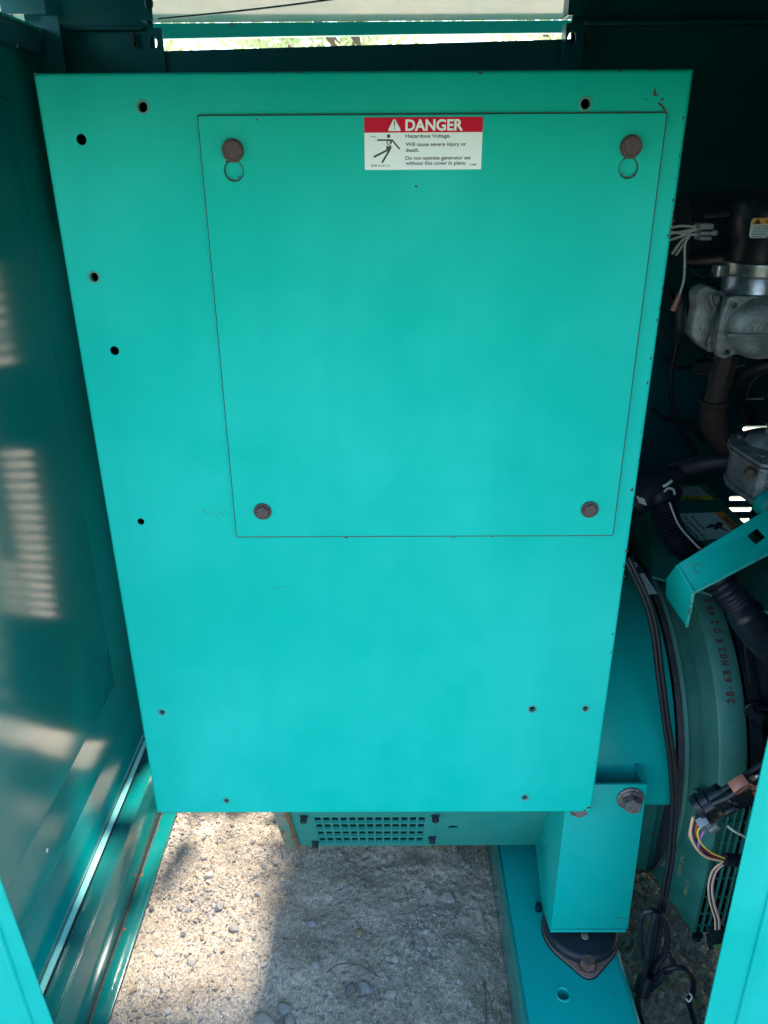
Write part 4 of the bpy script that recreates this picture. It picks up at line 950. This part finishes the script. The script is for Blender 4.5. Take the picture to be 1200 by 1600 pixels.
# big green strap bracket
sb = empty('strap_bracket', P(1120,870,Y=.05), 'bent teal strap bracket with a square hole crossing at the right edge', 'bracket')
SY = .05
def sbp(px, py): q = P(px, py, Y=SY); return q
ex = Vector((1,0,0))
q = [P(1056,883,Y=.055),P(1084,926,Y=.040),P(1200,862,Y=.075)]
pn = (q[1]-q[0]).cross(q[2]-q[0]).normalized()
if pn.dot(fwd) > 0: pn = -pn
def BP(px, py, off=0): return PN(px, py, q[0]+pn*off, pn)
def bsheet(pxs, t, name, mt, parent, holes=(), bevel=.0008, p=None, n=None):
    f_ = (lambda a, c: BP(a, c)) if p is None else (lambda a, c: PN(a, c, p, n))
    nn_ = pn if n is None else n
    ps = [f_(*z) for z in pxs]; Fm = frame(ps[0], ps[1]-ps[0], ps[-1]-ps[0])
    if Fm.col[2].xyz.dot(nn_) < 0: Fm = frame(ps[0], ps[1]-ps[0], -(ps[-1]-ps[0]))
    inv = Fm.inverted(); g = lambda z: ((inv @ f_(*z)).x, (inv @ f_(*z)).y)
    b = MB(); b.prism([g(z) for z in pxs], -t, 0, Fm, [[g(z) for z in h_] for h_ in holes]); return b.build(name, mt, parent, bevel=bevel, smooth=30)
bsheet([(1057,883),(1083,925),(1150,890),(1260,833),(1260,758),(1200,795)], .004, 'strap', M_paint, sb, [[(1168,837),(1181,851),(1198,839),(1184,825)]])
n2 = (P(1040,904,Y=.085)-q[0]).cross(P(1074,978,Y=.07)-q[0]).normalized()
if n2.dot(fwd) > 0: n2 = -n2
bsheet([(1057,883.2),(1041,903),(1040,932),(1071,978),(1082,925.5)], .004, 'bent_leg', M_paint, sb, p=q[0], n=n2)
b = MB(); e1 = [BP(1083.5,925.5),BP(1110,912),BP(1150,891),BP(1260,834)]
b.sweep(e1, .0022, 8); b.sweep([PN(1083,925,q[0],n2),PN(1079,950,q[0],n2),PN(1073,978,q[0],n2)], .0022, 8); b.build('rolled_edge', mat("edge_paint", (.03,.42,.38), .4, spots=(.08,.04,.03), sscale=140, sthr=.58), sb)
Fm = axis_frame(BP(1090,888,.0002), pn); b = MB(); b.lathe([(.0052,0),(.0056,.0003),(.0060,0)], Fm, 20, 0, R(300)); b.build('stamped_ring', M_rust, sb)

# maker's tag on the adapter
tg = empty('data_tag', P(1000,895,X=.40), 'black and white data tag stuck on the shoulder of the teal housing', 'tag')
t0_, t1_, t2_, t3_ = P(979,872,Y=.235), P(993,869,Y=.235), P(1026,927,Y=.165), P(1009,929,Y=.165)
tn = (t1_-t0_).cross(t3_-t0_).normalized()
if tn.dot(fwd) > 0: tn = -tn
def TP(px, py, o_=0): return PN(px, py, t0_+tn*(o_), tn)
def tsheet(pxs, off, name, mt, par):
    return bsheet(pxs, .0004, name, mt, par, p=t0_+tn*off, n=tn, bevel=0)
tsheet([(976,870),(989,868.5),(1006,896),(991,897)], .0, 'black_field', M_ink, tg)
tsheet([(991,897),(1006,896),(1027,927),(1010,929)], .0003, 'white_field', mat("tag_silver", (.36,.42,.46), .5), tg)
b = MB(); b.sweep(spline([TP(993,886,.001),TP(995,883,.001),TP(992,880,.001),TP(987,881,.001),TP(986,885,.001)],5), .0009, 6); b.build('emblem', W_grey, tg)
b = MB()
for k in range(6):
    A = TP(996+4*k, 901+5.2*k+0, .0008); B_ = TP(1004+4*k, 899.5+5.2*k, .0008); 
    Fm = frame(A, B_-A, TP(996+4*k,897+5.2*k,.0008)-A); b.text('SN 0482%d' % (17*k+11), 0, 0, .0022, Fm, (B_-A).length*1.1, .0, .0)
b.build('tag_lettering', M_ink, tg, smooth=0)

# hanging black cable (twin lead) with bow
cabl = empty('black_cable', P(1040,1100,Y=.0), 'black twin cable hanging beside the cabinet and looped in a bow above the ground', 'cable')
def cpath(pts, y0_, y1_):
    n_ = len(pts); return spline([P(a, c, Y=y0_+(y1_-y0_)*i/(n_-1)) for i,(a, c) in enumerate(pts)], 8)
main = [(978,872),(990,895),(1010,938),(1023,985),(1031,1050),(1040,1120),(1050,1190),(1054,1250),(1050,1320),(1043,1370),(1032,1430),(1024,1480),(1012,1530)]
off = [0,1,1,0]
for i, dx in enumerate((-3.3, 3.3)):
    b = MB(); b.sweep(cpath([(a+dx, c) for a, c in main], .12 if False else .10, .03), .0036, 12); 
    o = b.build('cable_strand', M_cable, cabl, smooth=60)
loops_ = [[(1020,1510),(1004,1490),(1000,1450),(1005,1428),(1020,1423),(1036,1432),(1043,1462),(1038,1492),(1022,1518)],
          [(1014,1530),(1030,1500),(1045,1490),(1052,1508),(1040,1520),(1020,1530)],
          [(1006,1540),(1028,1522),(1050,1512),(1072,1514),(1083,1530),(1082,1552),(1076,1562)],
          [(1026,1425),(1018,1450),(1012,1490),(1005,1535),(996,1565),(1006,1610)],
          [(1000,1555),(1018,1545),(1040,1520)]]
for k, lp_ in enumerate(loops_):
    b = MB(); b.sweep(cpath(lp_, .035-.006*k, .02-.004*k), .0046, 12); b.build('cable_loop', M_cable, cabl, smooth=60)
b = MB(); b.sweep([P(1011,1522,Y=.02),P(1003,1552,Y=.01)], .013, 14); b.build('cable_knot', M_cable, cabl, smooth=60)
b = MB(); b.sweep(spline([P(1076,1563,Y=.0),P(1080,1580,Y=.0),P(1092,1620,Y=.0)],6), .0048, 12); b.build('cable_tail', M_cable, cabl)
b = MB(); b.sweep(spline([P(1072,1560,Y=-.004),P(1076,1565,Y=-.008),P(1081,1558,Y=-.006),P(1077,1552,Y=-.004)],5), .0014, 6); b.build('white_tie', W_white, cabl)

# multi-way black connector with coloured wires
cn = empty('harness_connector', P(1135,1262,Y=-.02), 'black multi-pin harness connector with coloured wires hanging at the right', 'connector')
CYn = -.02
c0 = P(1092,1266,Y=CYn); c1_ = P(1180,1212,Y=CYn); axc = (c1_-c0).normalized(); upc = Vector((0,-.35,.94))
CF = frame(c0, axc, upc) @ Matrix.Diagonal((1,1.3,1.25,1)); Ln = (c1_-c0).length
SX = CF @ Matrix(((0,0,1,0),(1,0,0,-.003),(0,.62,0,0),(0,0,0,1)))
b = MB(); b.lathe([(.020,.0),(.0255,.001),(.0265,.004),(.0265,.010),(.0245,.0115),(.0245,.022),(.0225,.024),(.0225,.040),(.015,.041)], SX, 36); b.build('barrel', M_plast, cn, smooth=40)
for i in range(7):
    yy = -.0255+i*.0078
    b = MB(); b.sweep([CF @ Vector((.026,yy,.0095-.0002*(i-3)**2)), CF @ Vector((.048,yy+.001,.0105)), CF @ Vector((Ln+.03,yy+.004,.0095))], [.0044,.0054,.0050], 12); b.build('seal_tube', M_plast, cn)
for i in range(6):
    yy = -.0215+i*.0078
    b = MB(); b.sweep([CF @ Vector((.04,yy,.001)), CF @ Vector((Ln+.03,yy+.004,.0))], .0042, 10); b.build('seal_tube', M_rubber, cn)
for i in range(4):
    yy = -.020+i*.0078
    b = MB(); b.sweep([CF @ Vector((.004,yy,.006)), CF @ Vector((-.006,yy-.001,.005))], .0036, 10); b.build('rear_seal', M_rubber, cn)
b = MB(); b.prism(rrect(.010,.012,.052,.0215,.002,2), .004, .012, CF); b.prism(rrect(.045,.004,.050,.026,.001,2), .010, .0165, CF); b.prism(rrect(.026,-.012,.044,-.001,.0015,2), .010, .0175, CF); b.build('locking_lever', M_plast, cn, bevel=.001)
for yy, s_ in ((.004,1),(-.024,.7)):
    b = MB(); b.prism([(-.012,yy-.008*s_),(.004,yy-.009*s_),(.006,yy+.009*s_),(-.008,yy+.010*s_)], .010, .0195, CF, [rrect(-.004,yy-.0015,.002,yy+.0055*s_,.0005,1)] if s_ == 1 else []); b.build('grey_clip', M_greyp, cn, bevel=.0012)
bpos = P(1158,1224,Y=CYn-.026); BF = frame(bpos, axc, upc)
b = MB(); b.prism([(-.014,-.010),(-.004,-.014),(.008,-.012),(.012,.0),(.010,.012),(-.002,.014),(-.013,.010)], -.006, .008, BF, [rrect(-.011,.001,.004,.0045,.001,1)]); b.build('brown_plug', M_brown, cn, bevel=.002)
for a_, c_ in ((1178,1216),(1178,1228),(1184,1239)):
    b = MB(); b.sweep([P(a_-6,c_+3,Y=CYn-.025),P(a_+2,c_-1,Y=CYn-.025)], .0042, 10); b.build('brown_seal', M_brown, cn)
for a_, c_, e_, g_ in ((1176,1217,1215,1198),(1177,1222,1215,1202),(1180,1231,1215,1209),(1182,1235,1215,1216),(1186,1243,1215,1228)):
    b = MB(); b.sweep([P(a_,c_,Y=CYn-.026),P(e_,g_,Y=CYn-.026)], .0024, 10); b.build('white_wire', W_white, cn)
b = MB(); b.sweep(spline([P(1137,1291,Y=CYn-.01),P(1150,1300,Y=CYn-.012),P(1180,1315,Y=CYn-.01)],6), .0016, 8); b.build('white_wire', W_white, cn)
J = (1134,1342)
wires = [(W_tan,[(1083,1276),(1079,1300),(1085,1320),(1102,1338),(1130,1346)],.0019),(W_pink,[(1078,1296),(1077,1305),(1081,1314)],.0014),
 (W_dk,[(1087,1278),(1084,1300),(1092,1322),(1110,1338),(1132,1345)],.0014),(W_org,[(1094,1278),(1088,1292),(1087,1308),(1093,1322),(1112,1338),(1132,1344)],.0019),
 (W_yel,[(1115,1290),(1096,1292),(1090,1302),(1096,1318),(1112,1332),(1132,1341)],.0013),(W_vio,[(1108,1287),(1099,1300),(1092,1316),(1091,1326)],.0018),
 (W_red,[(1092,1325),(1104,1330),(1118,1337),(1134,1338)],.0016),(W_blu,[(1094,1327),(1106,1336),(1120,1342),(1134,1343)],.0016)]
for i,(m_, pts, r_) in enumerate(wires):
    b = MB(); b.sweep(spline([P(a,c,Y=CYn-.012+.0018*(i%4)) for a, c in pts],7), r_, 8); b.build('coloured_wire', m_, cn)
b = MB(); b.sweep([P(1132,1342,Y=CYn-.008),P(1145,1344,Y=CYn-.008),P(1175,1346,Y=CYn-.008)], .0088, 14); b.build('tape_sleeve', M_rubber, cn)
cn2 = empty('small_plug', P(1120,1470,Y=CYn), 'small black plug with a green seal hanging from two wires by the right post', 'connector')
for i,(m_, dx) in enumerate(((W_tan,-3),(W_dk,0),(W_white,1.5),(W_pink,3.5))):
    b = MB(); b.sweep(spline([P(a+dx,c,Y=CYn-.006) for a, c in [(1134,1346),(1117,1360),(1110,1385),(1113,1412),(1120,1435),(1121,1454)]],7), .0014, 8); b.build('coloured_wire', m_, cn2)
PF = frame(P(1121,1452,Y=CYn-.006), Vector((.22,0,-.97)), Vector((.97,0,.22)))
b = MB(); b.prism(rrect(0,-.012,.022,.010,.002,2), -.008, .008, PF); b.prism(rrect(.012,-.016,.034,-.010,.001,1), -.005, .006, PF); b.prism(rrect(.004,.010,.02,.014,.001,1), -.005, .006, PF); b.build('plug_body', M_plast, cn2, bevel=.0012)
b = MB()
for k in range(3): b.prism(rrect(.023+.003*k,-.009,.0248+.003*k,.009,.0006,1), -.007, .007, PF)
b.build('green_seal', M_seal, cn2)

# ---------------------------------------------------------------- trees behind, glimpsed through the slit
M_bark = mat("bark", (.12,.09,.07), .9, bump=.5)
M_leaf = mat("leaf_green", (.26,.34,.18), .6, var=(.34,.40,.26), vs=2)
_t = M_leaf.node_tree; _tr = _t.nodes.new("ShaderNodeBsdfTranslucent"); _tr.inputs[0].default_value = (.55,.65,.35,1)
_mx = _t.nodes.new("ShaderNodeMixShader"); _mx.inputs[0].default_value = .5; _t.links.new(_t.nodes["Principled BSDF"].outputs[0], _mx.inputs[1]); _t.links.new(_tr.outputs[0], _mx.inputs[2])
_t.links.new(_mx.outputs[0], _t.nodes["Material Output"].inputs[0])
def tree(x, y, h_, r_, lab):
    t = empty('tree', (x, y, 0), lab, 'tree', 'trees behind the enclosure')
    b = MB(); b.sweep([Vector((x,y,0)),Vector((x+.1,y,h_*.4)),Vector((x-.1,y+.1,h_*.75))], [.16,.12,.05], 10); b.build('trunk', M_bark, t)
    b = MB()
    for k in range(5):
        a = k*1.3; b.sweep([Vector((x,y,h_*(.3+.08*k))), Vector((x+math.cos(a)*r_*.8,y+math.sin(a)*r_*.8,h_*(.45+.1*k)))], [.06,.015], 6)
    b.build('limbs', M_bark, t)
    vs = []; fs = []
    for k in range(5200):
        cl = k % 26; rnd = random.Random(cl*7+int(x*10)); c = Vector((x+rnd.uniform(-1,1)*r_*.75, y+rnd.uniform(-1,1)*r_*.6, h_*rnd.uniform(.28,.95)))
        p = c+Vector((random.gauss(0,1),random.gauss(0,1),random.gauss(0,.8)))*r_*.22
        d = Vector((random.uniform(-1,1),random.uniform(-1,1),random.uniform(-1,1))).normalized()*.055; e = d.orthogonal().normalized()*.03; i0 = len(vs)
        vs += [p-d,p+e,p+d,p-e]; fs.append((i0,i0+1,i0+2,i0+3))
    me = bpy.data.meshes.new('crown'); me.from_pydata(vs, [], fs); me.materials.append(M_leaf)
    o = bpy.data.objects.new('crown', me); COL.objects.link(o); o.parent = t; o.matrix_parent_inverse = Matrix.Translation(-t.location)
tree(-2.6, 7.5, 4.6, 1.5, 'leafy tree seen at the left of the slit behind the enclosure')
tree(-.3, 8.5, 4.2, 1.4, 'leafy tree seen in the middle of the slit behind the enclosure')
tree(2.4, 9.5, 5.0, 1.5, 'leafy tree seen toward the right of the slit behind the enclosure')
bpy.context.view_layer.update()
